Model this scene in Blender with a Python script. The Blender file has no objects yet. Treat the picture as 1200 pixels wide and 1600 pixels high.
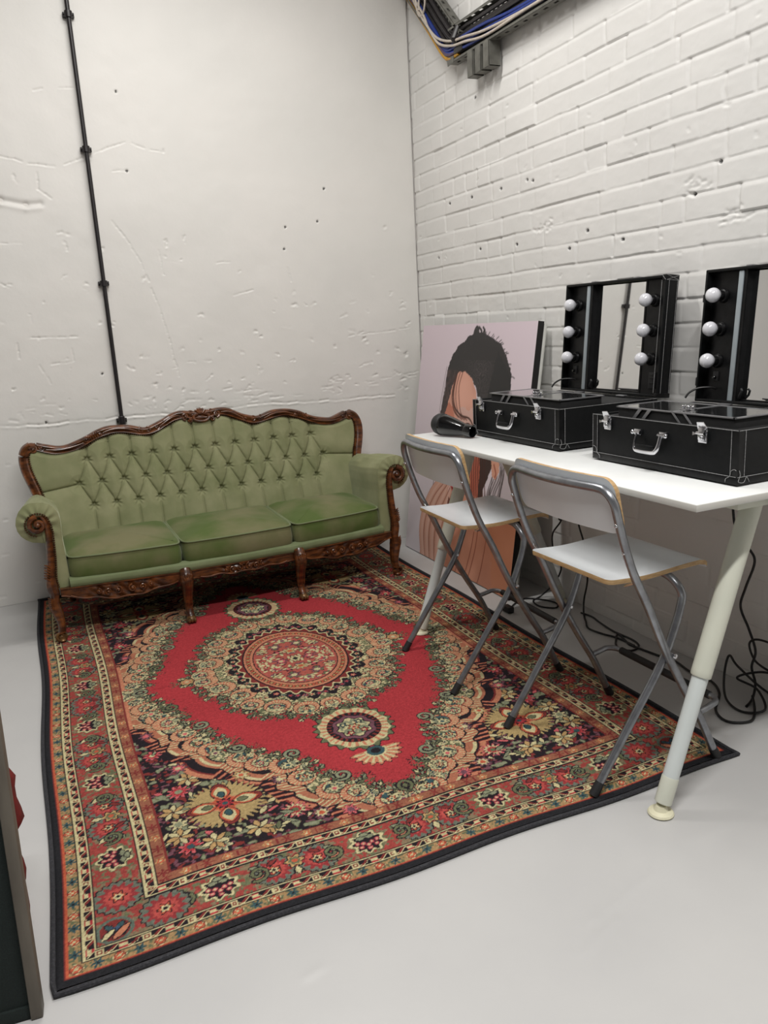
import bpy, bmesh, math, random
import numpy as np
from mathutils import Vector, Matrix
PI = math.pi
rnd = random.Random(7)
rs = np.random.RandomState(11)
SC = bpy.context.scene
COL = SC.collection

# ------------------------------------------------------------------ helpers
def lin(c):
    out = []
    for v in c:
        v = v / 255.0
        out.append(v / 12.92 if v <= 0.04045 else ((v + 0.055) / 1.055) ** 2.4)
    return tuple(out)

class MB:
    """collects geometry for one mesh"""
    def __init__(s): s.v = []; s.f = []; s.m = []; s.mi = 0
    def add(s, V, F):
        o = len(s.v); s.v.extend([tuple(map(float, p)) for p in V])
        for f in F: s.f.append(tuple(i + o for i in f)); s.m.append(s.mi)
        return s
    def box(s, a, b, bev=0.0, M=None, seg=2):
        bm = bmesh.new(); bmesh.ops.create_cube(bm, size=1)
        a = Vector(a); b = Vector(b); c = (a + b) / 2; d = b - a
        for v in bm.verts: v.co = Vector((c.x + v.co.x * d.x, c.y + v.co.y * d.y, c.z + v.co.z * d.z))
        if bev > 0: bmesh.ops.bevel(bm, geom=list(bm.edges), offset=bev, segments=seg, profile=0.5, affect='EDGES')
        if M is not None: bm.transform(M)
        s.bm(bm); return s
    def bm(s, bm):
        bm.verts.index_update()
        s.add([v.co[:] for v in bm.verts], [[v.index for v in f.verts] for f in bm.faces]); bm.free(); return s
    def grid(s, P, cu=False, cv=False):
        P = np.asarray(P, float); n, m = P.shape[:2]; F = []
        for i in range(n if cu else n - 1):
            for j in range(m if cv else m - 1):
                i2 = (i + 1) % n; j2 = (j + 1) % m
                F.append((i * m + j, i * m + j2, i2 * m + j2, i2 * m + j))
        s.add(P.reshape(-1, 3), F); return s
    def tube(s, path, r, seg=12, flat=1.0, up=None, caps=True, closed=False):
        P = [Vector(p) for p in path]; n = len(P)
        R = list(r) if hasattr(r, '__len__') else [r] * n
        rings = []; N = None
        for i in range(n):
            a = P[i - 1] if (i > 0 or closed) else P[i]; b = P[(i + 1) % n] if (i < n - 1 or closed) else P[i]
            t = (b - a)
            t = t.normalized() if t.length > 1e-9 else Vector((0, 0, 1))
            if up is not None:
                N = Vector(up); N = (N - t * N.dot(t))
                N = N.normalized() if N.length > 1e-6 else t.orthogonal().normalized()
            elif N is None: N = t.orthogonal().normalized()
            else:
                N = (N - t * N.dot(t)); N = N.normalized() if N.length > 1e-6 else t.orthogonal().normalized()
            B = t.cross(N)
            rings.append([P[i] + (N * math.cos(2 * PI * k / seg) * flat + B * math.sin(2 * PI * k / seg)) * R[i] for k in range(seg)])
        V = [p for q in rings for p in q]; F = []
        for i in range(n if closed else n - 1):
            j = (i + 1) % n
            for k in range(seg):
                k2 = (k + 1) % seg
                F.append((i * seg + k, i * seg + k2, j * seg + k2, j * seg + k))
        if caps and not closed:
            F.append(tuple(range(seg - 1, -1, -1))); F.append(tuple((n - 1) * seg + k for k in range(seg)))
        s.add(V, F); return s
    def sphere(s, c, r, u=16, v=10, sc=(1, 1, 1)):
        P = []
        for i in range(v + 1):
            th = PI * i / v
            P.append([(c[0] + r * sc[0] * math.sin(th) * math.cos(2 * PI * j / u), c[1] + r * sc[1] * math.sin(th) * math.sin(2 * PI * j / u), c[2] + r * sc[2] * math.cos(th)) for j in range(u)])
        s.grid(P, cv=True); return s
    def lathe(s, prof, seg=24, M=None):
        P = []
        for (r, z) in prof:
            P.append([(r * math.cos(2 * PI * j / seg), r * math.sin(2 * PI * j / seg), z) for j in range(seg)])
        P = np.array(P)
        if M is not None:
            P = np.array([[(M @ Vector(p))[:] for p in row] for row in P])
        s.grid(P, cv=True); return s
    def prism(s, poly, axis_a, axis_b, nrm, o, th):
        """extruded polygon: points (p,q) in plane o + p*a + q*b, thickness th along nrm"""
        a = Vector(axis_a); b = Vector(axis_b); n = Vector(nrm); o = Vector(o)
        bot = [o + a * p + b * q for p, q in poly]; top = [v + n * th for v in bot]
        k = len(poly); V = bot + top
        F = [tuple(range(k - 1, -1, -1)), tuple(range(k, 2 * k))]
        for i in range(k): F.append((i, (i + 1) % k, k + (i + 1) % k, k + i))
        s.add(V, F); return s
    def build(s, name, mat, parent=None, smooth=35, loc=None):
        me = bpy.data.meshes.new(name); me.from_pydata(s.v, [], s.f)
        bm = bmesh.new(); bm.from_mesh(me)
        bmesh.ops.remove_doubles(bm, verts=bm.verts, dist=1e-6)
        bmesh.ops.recalc_face_normals(bm, faces=bm.faces)
        bm.to_mesh(me); bm.free()
        mats = mat if isinstance(mat, (list, tuple)) else [mat]
        for m in mats: me.materials.append(m)
        if len(mats) > 1 and len(me.polygons) == len(s.m): me.polygons.foreach_set('material_index', s.m)
        if smooth:
            me.polygons.foreach_set('use_smooth', [True] * len(me.polygons))
            me.set_sharp_from_angle(angle=math.radians(smooth))
        o = bpy.data.objects.new(name, me); COL.objects.link(o)
        if parent: o.parent = parent
        if loc: o.location = loc
        return o

def thing(name, label, cat, loc=(0, 0, 0), rz=0, group=None):
    o = bpy.data.objects.new(name, None); COL.objects.link(o); o.empty_display_size = 0.05
    o.location = loc; o.rotation_euler = (0, 0, rz); o['label'] = label; o['category'] = cat
    if group: o['group'] = group
    return o
def tag(o, label, cat, group=None, kind=None):
    if label: o['label'] = label
    if cat: o['category'] = cat
    if group: o['group'] = group
    if kind: o['kind'] = kind
    return o
def struct(o): o['kind'] = 'structure'; return o
def dup(root, loc=None, rz=None, label=None):
    r = root.copy(); COL.objects.link(r)
    if loc is not None: r.location = loc
    if rz is not None: r.rotation_euler = (0, 0, rz)
    if label: r['label'] = label
    for ch in list(root.children):
        c = ch.copy(); COL.objects.link(c); c.parent = r
        for g in list(ch.children):
            d = g.copy(); COL.objects.link(d); d.parent = c
    return r
def smooth_path(pts, n=8, closed=False):
    P = [np.array(p, float) for p in pts]; m = len(P); out = []
    rng = range(m if closed else m - 1)
    for i in rng:
        if closed: p0, p1, p2, p3 = P[(i - 1) % m], P[i], P[(i + 1) % m], P[(i + 2) % m]
        else: p0, p1, p2, p3 = P[max(i - 1, 0)], P[i], P[i + 1], P[min(i + 2, m - 1)]
        for k in range(n):
            t = k / n
            out.append(0.5 * ((2 * p1) + (-p0 + p2) * t + (2 * p0 - 5 * p1 + 4 * p2 - p3) * t * t + (-p0 + 3 * p1 - 3 * p2 + p3) * t ** 3))
    if not closed: out.append(P[-1])
    return out
def vnoise(shape, cell, seed=0, octaves=1):
    """smooth value noise on an array, cell in samples"""
    out = np.zeros(shape); amp = 1.0; tot = 0
    r = np.random.RandomState(seed)
    for o in range(octaves):
        c = max(cell / (2 ** o), 1.0)
        ny, nx = int(shape[0] / c) + 3, int(shape[1] / c) + 3
        g = r.rand(ny, nx)
        yy = np.arange(shape[0]) / c; xx = np.arange(shape[1]) / c
        yi = yy.astype(int); xi = xx.astype(int); fy = yy - yi; fx = xx - xi
        fy = fy * fy * (3 - 2 * fy); fx = fx * fx * (3 - 2 * fx)
        a = g[np.ix_(yi, xi)]; b = g[np.ix_(yi, xi + 1)]; c2 = g[np.ix_(yi + 1, xi)]; d = g[np.ix_(yi + 1, xi + 1)]
        fx = fx[None, :]; fy = fy[:, None]
        out += amp * ((a * (1 - fx) + b * fx) * (1 - fy) + (c2 * (1 - fx) + d * fx) * fy); tot += amp; amp *= 0.5
    return out / tot
def fast_grid(name, P, mat, colors=None, parent=None, smooth=True):
    """mesh from an (n,m,3) array with optional per-vertex colours"""
    n, m = P.shape[:2]
    me = bpy.data.meshes.new(name)
    me.vertices.add(n * m); me.vertices.foreach_set('co', P.reshape(-1).astype(np.float32))
    idx = np.arange(n * m).reshape(n, m)
    q = np.stack([idx[:-1, :-1], idx[:-1, 1:], idx[1:, 1:], idx[1:, :-1]], -1).reshape(-1)
    nf = (n - 1) * (m - 1)
    me.loops.add(nf * 4); me.loops.foreach_set('vertex_index', q.astype(np.int32))
    me.polygons.add(nf); me.polygons.foreach_set('loop_start', (np.arange(nf) * 4).astype(np.int32))
    me.update(calc_edges=True)
    if smooth: me.polygons.foreach_set('use_smooth', np.ones(nf, bool))
    if colors is not None:
        ca = me.color_attributes.new('Col', 'FLOAT_COLOR', 'POINT')
        c4 = np.ones((n * m, 4), np.float32); c4[:, :3] = colors.reshape(-1, 3)
        ca.data.foreach_set('color', c4.reshape(-1))
    me.materials.append(mat); me.validate()
    o = bpy.data.objects.new(name, me); COL.objects.link(o)
    if parent: o.parent = parent
    return o

# ------------------------------------------------------------------ materials
def mat(name, color=(0.5, 0.5, 0.5), rough=0.5, metal=0.0, noise=None, bump=None, coat=0, sheen=0, attr=None, spec=0.5, trans=0, emit=None, wave=None):
    m = bpy.data.materials.new(name); m.use_nodes = True; nt = m.node_tree; N = nt.nodes; L = nt.links
    b = N['Principled BSDF']
    b.inputs['Base Color'].default_value = (*color, 1); b.inputs['Roughness'].default_value = rough
    b.inputs['Metallic'].default_value = metal; b.inputs['Specular IOR Level'].default_value = spec
    if coat: b.inputs['Coat Weight'].default_value = coat; b.inputs['Coat Roughness'].default_value = 0.15
    if sheen: b.inputs['Sheen Weight'].default_value = sheen; b.inputs['Sheen Roughness'].default_value = 0.4; b.inputs['Sheen Tint'].default_value = (0.8, 0.85, 0.65, 1)
    if trans: b.inputs['Transmission Weight'].default_value = trans
    tc = N.new('ShaderNodeTexCoord')
    def nz(scale, detail=4, stretch=None):
        n = N.new('ShaderNodeTexNoise'); n.inputs['Scale'].default_value = scale; n.inputs['Detail'].default_value = detail
        src = tc.outputs['Object']
        if stretch:
            mp = N.new('ShaderNodeMapping'); mp.inputs['Scale'].default_value = stretch; L.new(src, mp.inputs['Vector']); src = mp.outputs['Vector']
        L.new(src, n.inputs['Vector']); return n
    col_out = None
    if attr:
        a = N.new('ShaderNodeAttribute'); a.attribute_name = attr; col_out = a.outputs['Color']
    if noise:   # (scale, colour2, lo, hi[, stretch])
        n = nz(noise[0], 5, noise[4] if len(noise) > 4 else None)
        r = N.new('ShaderNodeValToRGB'); r.color_ramp.elements[0].position = noise[2]; r.color_ramp.elements[1].position = noise[3]
        r.color_ramp.elements[0].color = (*color, 1); r.color_ramp.elements[1].color = (*noise[1], 1)
        L.new(n.outputs['Fac'], r.inputs['Fac'])
        if col_out is not None:
            mx = N.new('ShaderNodeMix'); mx.data_type = 'RGBA'; mx.blend_type = 'MULTIPLY'; mx.inputs['Factor'].default_value = 1
            L.new(col_out, mx.inputs['A']); L.new(r.outputs['Color'], mx.inputs['B']); col_out = mx.outputs['Result']
        else: col_out = r.outputs['Color']
    if col_out is not None: L.new(col_out, b.inputs['Base Color'])
    if bump:    # (scale, strength, distance)
        n = nz(bump[0], 6, bump[3] if len(bump) > 3 else None)
        bp = N.new('ShaderNodeBump'); bp.inputs['Strength'].default_value = bump[1]; bp.inputs['Distance'].default_value = bump[2]
        L.new(n.outputs['Fac'], bp.inputs['Height']); L.new(bp.outputs['Normal'], b.inputs['Normal'])
    if emit: b.inputs['Emission Color'].default_value = (*emit[0], 1); b.inputs['Emission Strength'].default_value = emit[1]
    return m

M_wall = mat('painted_plaster', (0.76, 0.74, 0.71), 0.5, attr='Col', noise=(1.3, (0.93, 0.94, 0.94), 0.35, 0.7), bump=(60, 0.15, 0.003))
M_wall.node_tree.nodes['Color Ramp'].color_ramp.elements[0].color = (1, 1, 1, 1)
M_plain = mat('painted_white', (0.76, 0.73, 0.69), 0.6, noise=(3, (0.72, 0.70, 0.67), 0.3, 0.7), bump=(40, 0.1, 0.003))
M_ceil = mat('painted_ceiling', (0.32, 0.31, 0.30), 0.7, bump=(20, 0.1, 0.003))
M_far = mat('distant_grey_paint', (0.30, 0.30, 0.31), 0.7, noise=(3, (0.27, 0.27, 0.28), 0.3, 0.7))
M_floor = mat('painted_concrete', (0.50, 0.495, 0.485), 0.42, noise=(2.2, (0.46, 0.457, 0.452), 0.35, 0.75), bump=(14, 0.12, 0.006))
M_rug = mat('woven_wool', (1, 1, 1), 0.95, attr='Col', noise=(90, (0.72, 0.72, 0.72), 0.3, 0.75), bump=(420, 0.5, 0.003), spec=0.1)
M_rugb = mat('rug_binding', lin((38, 38, 42)), 0.9, noise=(200, lin((70, 70, 75)), 0.45, 0.9), bump=(300, 0.5, 0.003))
GREEN = lin((120, 124, 84))
M_velvet = mat('green_velvet', lin((122, 126, 90)), 0.75, noise=(9, lin((144, 144, 110)), 0.3, 0.75), bump=(500, 0.1, 0.001), sheen=0.35, spec=0.2)
M_velvetc = mat('worn_green_velvet', lin((80, 96, 48)), 0.75, noise=(3.0, lin((116, 113, 82)), 0.44, 0.64), bump=(500, 0.1, 0.001), sheen=0.3, spec=0.2)
M_velvetb = mat('pale_green_velvet', lin((118, 127, 94)), 0.75, noise=(12, lin((104, 114, 80)), 0.3, 0.7), bump=(500, 0.1, 0.001), sheen=0.3, spec=0.2)
M_wood = mat('carved_walnut', lin((58, 30, 15)), 0.3, noise=(22, lin((122, 70, 32)), 0.38, 0.74, (1, 1, 3)), bump=(55, 0.25, 0.004), coat=0.2)
M_nail = mat('bronze_nails', lin((92, 62, 42)), 0.35, metal=0.8, noise=(200, lin((60, 40, 28)), 0.3, 0.7))
M_gild = mat('gilt_foot', lin((130, 98, 60)), 0.35, metal=0.5, noise=(60, lin((80, 55, 32)), 0.3, 0.7), bump=(60, 0.3, 0.004))
M_steel = mat('brushed_steel', lin((158, 161, 166)), 0.30, metal=0.85, noise=(30, lin((128, 129, 133)), 0.3, 0.75), bump=(200, 0.05, 0.001))
M_chrome = mat('chrome', lin((215, 215, 218)), 0.12, metal=1.0, noise=(20, lin((190, 190, 195)), 0.3, 0.7))
M_lam = mat('grey_white_laminate', lin((226, 230, 232)), 0.28, noise=(6, lin((220, 224, 227)), 0.3, 0.7))
M_ply = mat('birch_ply_edge', lin((196, 164, 118)), 0.5, noise=(40, lin((165, 130, 88)), 0.35, 0.7, (1, 1, 8)), bump=(120, 0.1, 0.001))
M_table = mat('white_tabletop', lin((229, 231, 230)), 0.3, noise=(5, lin((220, 221, 219)), 0.3, 0.7))
M_tedge = mat('white_table_edge', lin((192, 190, 184)), 0.45, noise=(50, lin((190, 188, 180)), 0.4, 0.9))
M_leg = mat('cream_powder_coat', lin((206, 207, 192)), 0.38, noise=(8, lin((198, 200, 186)), 0.3, 0.7))
M_legi = mat('pale_blue_white_tube', lin((208, 214, 212)), 0.38, noise=(8, lin((200, 206, 204)), 0.3, 0.7))
M_foot = mat('cream_plastic', lin((222, 218, 190)), 0.45, noise=(30, lin((205, 200, 170)), 0.3, 0.8))
M_case = mat('black_leatherette', lin((10, 11, 12)), 0.5, spec=0.22, noise=(60, lin((16, 17, 18)), 0.3, 0.7), bump=(500, 0.25, 0.001))
M_case2 = mat('black_gloss_trim', lin((9, 9, 10)), 0.35, spec=0.25, noise=(40, lin((22, 22, 23)), 0.3, 0.7), bump=(300, 0.15, 0.001))
M_felt = mat('black_inner_lining', lin((14, 14, 15)), 0.8, noise=(80, lin((20, 20, 21)), 0.3, 0.7))
M_stitch = mat('white_thread', lin((150, 150, 150)), 0.7, noise=(300, lin((110, 110, 110)), 0.4, 0.6))
M_mirror = mat('mirror_silver', (0.86, 0.87, 0.87), 0.02, metal=1.0, noise=(2, (0.83, 0.84, 0.84), 0.3, 0.7))
M_frost = mat('frosted_strip', lin((150, 158, 162)), 0.35, noise=(20, lin((140, 148, 152)), 0.3, 0.7))
M_bulb = mat('opal_glass', lin((226, 226, 230)), 0.12, noise=(10, lin((198, 198, 205)), 0.3, 0.7), coat=0.6)
M_glass = mat('smoked_acrylic', lin((26, 27, 28)), 0.05, noise=(5, lin((30, 31, 32)), 0.3, 0.7), spec=0.9, coat=0.8)
M_alu = mat('aluminium_edge', lin((165, 165, 168)), 0.35, metal=0.7, noise=(30, lin((140, 140, 142)), 0.3, 0.7))
M_plas = mat('gloss_black_plastic', lin((5, 5, 6)), 0.08, noise=(10, lin((12, 12, 13)), 0.3, 0.7), coat=0.5)
M_matte = mat('matt_black_plastic', lin((22, 22, 23)), 0.6, noise=(60, lin((30, 30, 31)), 0.3, 0.7), bump=(600, 0.3, 0.001))
M_cable = mat('black_rubber_cable', lin((14, 13, 14)), 0.45, noise=(60, lin((20, 19, 20)), 0.3, 0.7))
M_pipe = mat('black_conduit', lin((22, 18, 20)), 0.4, noise=(20, lin((32, 27, 28)), 0.3, 0.7))
M_galv = mat('galvanised_steel', lin((120, 119, 112)), 0.5, metal=0.35, noise=(25, lin((95, 94, 88)), 0.3, 0.7), bump=(60, 0.1, 0.002))
M_blue = mat('blue_cable_jacket', lin((40, 62, 140)), 0.4, noise=(50, lin((30, 48, 115)), 0.3, 0.7))
M_white = mat('white_cable_jacket', lin((200, 190, 178)), 0.4, noise=(50, lin((180, 170, 158)), 0.3, 0.7))
M_yel = mat('yellow_cable_jacket', lin((190, 145, 35)), 0.4, noise=(50, lin((165, 115, 40)), 0.3, 0.7))
M_purp = mat('purple_cable_jacket', lin((86, 70, 96)), 0.4, noise=(50, lin((70, 56, 80)), 0.3, 0.7))
M_dcab = mat('dark_grey_cable_jacket', lin((44, 41, 42)), 0.4, noise=(50, lin((34, 31, 32)), 0.3, 0.7))
M_panel = mat('dark_green_black_felt', lin((14, 24, 22)), 0.9, noise=(300, lin((22, 34, 31)), 0.4, 0.7), bump=(400, 0.4, 0.002))
M_panelw = mat('grey_brown_wood', lin((104, 97, 86)), 0.6, noise=(30, lin((84, 77, 68)), 0.3, 0.7, (1, 1, 0.2)), bump=(80, 0.1, 0.002))
M_redc = mat('dark_red_cloth', lin((118, 24, 20)), 0.8, noise=(60, lin((90, 16, 14)), 0.3, 0.7), bump=(200, 0.3, 0.002))
M_print = mat('printed_canvas', (1, 1, 1), 0.6, attr='Col', bump=(500, 0.1, 0.001))
M_bcanv = mat('black_canvas_side', lin((16, 14, 14)), 0.7, noise=(80, lin((24, 20, 19)), 0.3, 0.7))
M_wcanv = mat('white_board', lin((196, 196, 190)), 0.6, noise=(20, lin((184, 184, 178)), 0.3, 0.7))

# ------------------------------------------------------------------ room
# plaster back wall, y = 0
HZ = 3.7
def wall_colors(shape, base, seed):
    c = np.ones(shape + (3,)) * np.array(base)
    n = vnoise(shape, 60, seed, 3)[..., None]
    return c * (0.97 + 0.05 * n)
dx = 0.0045
xs = np.arange(-3.1, 0.0001, dx); zs = np.arange(0, 3.2001, dx)
X, Z = np.meshgrid(xs, zs)
H = (vnoise(X.shape, 90, 1, 3) - 0.5) * 0.010 + (vnoise(X.shape, 12, 2, 2) - 0.5) * 0.0012
def carve(H, U, V, pts, w, d, lip=0.35):
    pts = np.array(pts)
    for a, b in zip(pts[:-1], pts[1:]):
        lo = np.minimum(a, b) - 0.05; hi = np.maximum(a, b) + 0.05
        i0, i1 = np.searchsorted(V[:, 0], [lo[1], hi[1]]); j0, j1 = np.searchsorted(U[0], [lo[0], hi[0]])
        if i1 <= i0 or j1 <= j0: continue
        u = U[i0:i1, j0:j1]; v = V[i0:i1, j0:j1]
        ab = b - a; t = np.clip(((u - a[0]) * ab[0] + (v - a[1]) * ab[1]) / (ab @ ab + 1e-9), 0, 1)
        dd = np.hypot(u - a[0] - t * ab[0], v - a[1] - t * ab[1])
        dl = np.hypot(u - a[0] - t * ab[0], v - (a[1] - w * 1.4) - t * ab[1])
        H[i0:i1, j0:j1] += -d * np.exp(-(dd / w) ** 2) + d * lip * np.exp(-(dl / w) ** 2)
def scratch(H, U, V, pts, w, d, jit=.006):
    pts = [np.array(p, float) for p in pts]; out = []
    for a, b in zip(pts[:-1], pts[1:]):
        n = max(2, int(np.hypot(*(b - a)) / .03)); out += [a + (b - a) * k / n + (rs.rand(2) - .5) * jit for k in range(n)]
    out.append(pts[-1])
    for a, b in zip(out[:-1], out[1:]):
        if rs.rand() < .85: carve(H, U, V, [a, b], w * rs.uniform(.7, 1.3), d * rs.uniform(.2, 1.3))
strokes = [[(-2.5, 2.29), (-2.246, 2.268), (-2.121, 2.236), (-2.004, 2.224)], [(-1.958, 2.231), (-1.796, 2.296), (-1.648, 2.349)],
 [(-1.617, 2.344), (-1.524, 2.313), (-1.456, 2.306), (-1.457, 2.325)], [(-1.78, 1.988), (-1.707, 1.886), (-1.641, 1.756), (-1.582, 1.555), (-1.544, 1.384), (-1.509, 1.145)],
 [(-1.54, 1.819), (-1.531, 1.694), (-1.509, 1.687)], [(-1.237, 1.747), (-1.123, 1.745)], [(-1.159, 1.567), (-1.045, 1.594)], [(-2.213, 1.252), (-2.171, 1.156)],
 [(-2.151, 1.254), (-2.046, 1.263), (-2.046, 1.329)], [(-2.302, 1.409), (-2.304, 1.297)], [(-0.481, 1.307), (-0.247, 1.321), (-0.072, 1.335)],
 [(-2.088, 2.557), (-2.012, 2.581), (-1.863, 2.59)], [(-1.73, 2.209), (-1.656, 2.211)], [(-2.308, 1.861), (-2.206, 1.86)], [(-2.337, 1.672), (-2.297, 1.646)],
 [(-2.259, 1.397), (-2.012, 1.39)], [(-2.089, 2.192), (-2.094, 2.118), (-2.041, 2.073)], [(-0.827, 1.711), (-0.815, 1.633)]]
for s_ in strokes: scratch(H, X, Z, s_, 0.004, 0.0028)
carve(H, X, Z, [(-2.5, 2.09), (-2.277, 2.065), (-2.164, 2.042), (-2.095, 2.048)], 0.014, 0.008)
# rough ledge where the lower render starts
lp = [(-3.1, 0.965), (-2.445, 0.961), (-2.263, 0.949), (-2.104, 0.954), (-1.875, 0.95), (-1.26, 0.937), (-1.087, 0.952), (-0.611, 0.935), (-0.2, 0.93)]
lx = np.linspace(-3.1, -.2, 60); lz = np.interp(lx, [p[0] for p in lp], [p[1] for p in lp]) + (rs.rand(60) - .5) * .010
for a_, b_, c_, d_ in zip(lx[:-1], lz[:-1], lx[1:], lz[1:]): carve(H, X, Z, [(a_, b_), (c_, d_)], 0.006, 0.001 + 0.004 * rs.rand() ** 1.5, 0.8)
for k in range(150):
    x = rnd.uniform(-3.0, -0.05); z = 0.95 + abs(rnd.gauss(0, 0.28)) + (0.5 if rnd.random() < 0.25 else 0)
    l = rnd.uniform(0.004, 0.045); a = rnd.gauss(0, 0.35) if rnd.random() < 0.7 else rnd.uniform(0, PI)
    scratch(H, X, Z, [(x, z), (x + l * math.cos(a), z + l * math.sin(a)), (x + l * math.cos(a) + rnd.uniform(-.012, .012), z + l * math.sin(a) + rnd.uniform(-.014, .008))], rnd.uniform(0.004, 0.007), rnd.uniform(0.0008, 0.003), .01)
for k in range(50):
    x = rnd.uniform(-3.0, -0.05); z = rnd.uniform(0.96, 1.08); l = rnd.uniform(0.03, 0.16)
    scratch(H, X, Z, [(x, z), (x + l * .6, z + rnd.uniform(-0.012, 0.012))], 0.0055, rnd.uniform(0.001, 0.003), .014)
for k in range(45):
    x = rnd.uniform(-3.0, -0.02); z = rnd.uniform(0.05, 0.9)
    carve(H, X, Z, [(x, z), (x + rnd.uniform(0.004, 0.03), z)], 0.007, rnd.uniform(0.001, 0.003))
C = wall_colors(X.shape, (0.755, 0.735, 0.70), 5)
for hx, hz in [(-1.662, 2.586), (-1.656, 2.211), (-0.824, 1.93), (-0.629, 1.961), (-0.841, 1.812), (-0.576, 2.138), (-2.224, 0.959), (-1.911, 1.189)]:
    d = np.hypot(X - hx, Z - hz); H -= 0.008 * np.exp(-(d / 0.006) ** 2); C[d < 0.0065] *= 0.15
P = np.stack([X, -H, Z], -1)
struct(fast_grid('wall_back', P, M_wall, C))
b_ = MB().box((-6, 0, 0), (-3.095, 0.1, HZ)).box((-3.1, 0.012, 3.195), (0.1, 0.1, HZ)).box((-3.1, 0.012, 0), (0.1, 0.1, 3.2))
o = b_.build('wall_back_outer', M_plain, smooth=0); o.name = 'wall_back.001'; struct(o)

# painted brick right wall, x = 0
ys = np.arange(-3.6, 0.0001, 0.006); zz = np.arange(0, 3.2001, 0.0038)
Yb, Zb = np.meshgrid(ys, zz)
Hb = np.zeros_like(Yb)
Z0 = 2.5719; CH = 0.09
krow = np.floor((Z0 - zz) / CH).astype(int)        # course index, line k sits at the brick's lower edge
fz = (Z0 - zz) / CH - krow                          # 0 just under crease line going down
wz = (vnoise(Yb.shape, 30, 21, 2) - 0.5) * 0.09     # wobble of the joints
FZ = fz[:, None] + wz
rr = random.Random(5)
face = np.zeros_like(Hb); yedge = np.ones_like(Hb)
for k in range(krow.min(), krow.max() + 1):
    rows = np.where(krow == k)[0]
    if len(rows) == 0: continue
    y = -rr.uniform(0, 0.25); edges = [0.0]
    mode = rr.random()
    while y > -3.8:
        edges.append(y); y -= 0.125 if rr.random() < (0.22 if mode < 0.8 else 0.9) else 0.25
    edges = np.array(edges)
    yw = Yb[rows] + (vnoise((len(rows), Yb.shape[1]), 12, 100 + k) - 0.5) * 0.012
    dmin = np.min(np.abs(yw[..., None] - edges[None, None, :]), -1) if len(edges) < 60 else 0
    ind = np.searchsorted(-edges, -Yb[rows[0]])
    offs = np.array([rr.gauss(0, 0.0016) for _ in range(len(edges) + 3)])
    strength = np.array([rr.choice([0.3, 0.6, 1.0, 1.4]) for _ in range(len(edges) + 3)])
    jn = np.argmin(np.abs(Yb[rows[0]][:, None] - edges[None, :]), 1)
    Hb[rows] += offs[ind][None, :]
    Hb[rows] -= 0.0032 * strength[jn][None, :] * np.exp(-(dmin / 0.007) ** 2)
# bed joint: sharp undercut below each brick, soft slope back to the next course
f1 = np.clip(FZ, -0.2, 1.2)
prof = np.where(f1 < 0, 0, np.where(f1 < 0.03, -f1 / 0.03, np.where(f1 < 0.07, -1 + 0.3 * (f1 - 0.03) / 0.04, np.where(f1 < 0.20, -0.7 * (1 - (f1 - 0.07) / 0.13), 0))))
prof = np.where(f1 > 1.0, np.where(f1 - 1 < 0.03, -(f1 - 1) / 0.03, -1), prof)
depth = 0.0044 * (0.35 + 1.1 * vnoise(Yb.shape, 45, 31, 2))
low = np.clip((Zb - 0.75) / 0.3, 0.45, 1)           # thicker paint below the table
Hb += prof * depth * low
Hb += (vnoise(Yb.shape, 60, 33, 2) - 0.5) * 0.006 + (vnoise(Yb.shape, 7, 34, 2) - 0.5) * 0.0013
for k in range(120):
    y = rnd.uniform(-3.4, -0.03); z = rnd.uniform(0.05, 2.9)
    carve(Hb, Yb, Zb, [(y, z), (y + rnd.uniform(-0.02, 0.02), z + rnd.uniform(-0.01, 0.01))], 0.006, rnd.uniform(0.001, 0.003))
for cy, cz in [(-1.33, 1.76), (-2.43, 1.66), (-2.25, 1.78)]:
    for k in range(14):
        y = cy + rnd.gauss(0, 0.035); z = cz + rnd.gauss(0, 0.018)
        carve(Hb, Yb, Zb, [(y, z), (y + rnd.uniform(-0.02, 0.02), z + rnd.uniform(-0.008, 0.008))], 0.006, 0.0035)
Cb = wall_colors(Yb.shape, (0.755, 0.74, 0.715), 9)
for hy, hz in [(-0.279, 1.722), (-0.75, 1.723), (-1.097, 1.709), (-1.197, 1.987), (-1.244, 1.976), (-0.968, 1.986), (-0.678, 1.992), (-0.439, 1.996), (-1.644, 1.707), (-1.52, 1.647), (-1.872, 1.645), (-2.359, 1.844), (-2.245, 1.758), (-0.737, 2.46)]:
    d = np.hypot((Yb - hy) * 0.8, Zb - hz); Hb -= 0.01 * np.exp(-(d / 0.006) ** 2); Cb[d < 0.0068] *= 0.12
# gap at the corner
Hb -= 0.006 * np.exp(-((Yb + 0.004) / 0.006) ** 2) * (vnoise(Yb.shape, 50, 77, 1) > 0.45)
# broken render at the foot of the wall
Hb += 0.007 * np.exp(-(Zb / 0.035) ** 2) * (0.3 + vnoise(Yb.shape, 12, 78, 2)) * (Yb < -1.7)
P = np.stack([-Hb, Yb, Zb], -1)
struct(fast_grid('wall_right', P, M_wall, Cb))
o = MB().box((0, -8, 0), (0.1, -3.595, HZ)).box((0.014, -3.6, 0), (0.1, 0.1, HZ)).box((0, -3.6, 3.195), (0.1, 0.1, HZ)).build('wall_right.001', M_plain, smooth=0); struct(o)
o = MB().box((-6, -8.1, 0), (0, -8, HZ)).build('wall_near', M_far, smooth=0); struct(o)
o = MB().box((-6.1, -8, 0), (-6, 0.1, HZ)).build('wall_left', M_far, smooth=0); struct(o)
o = MB().box((-6.1, -8.1, HZ), (0.1, 0.1, HZ + 0.1)).build('ceiling', M_ceil, smooth=0); struct(o)
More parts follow.
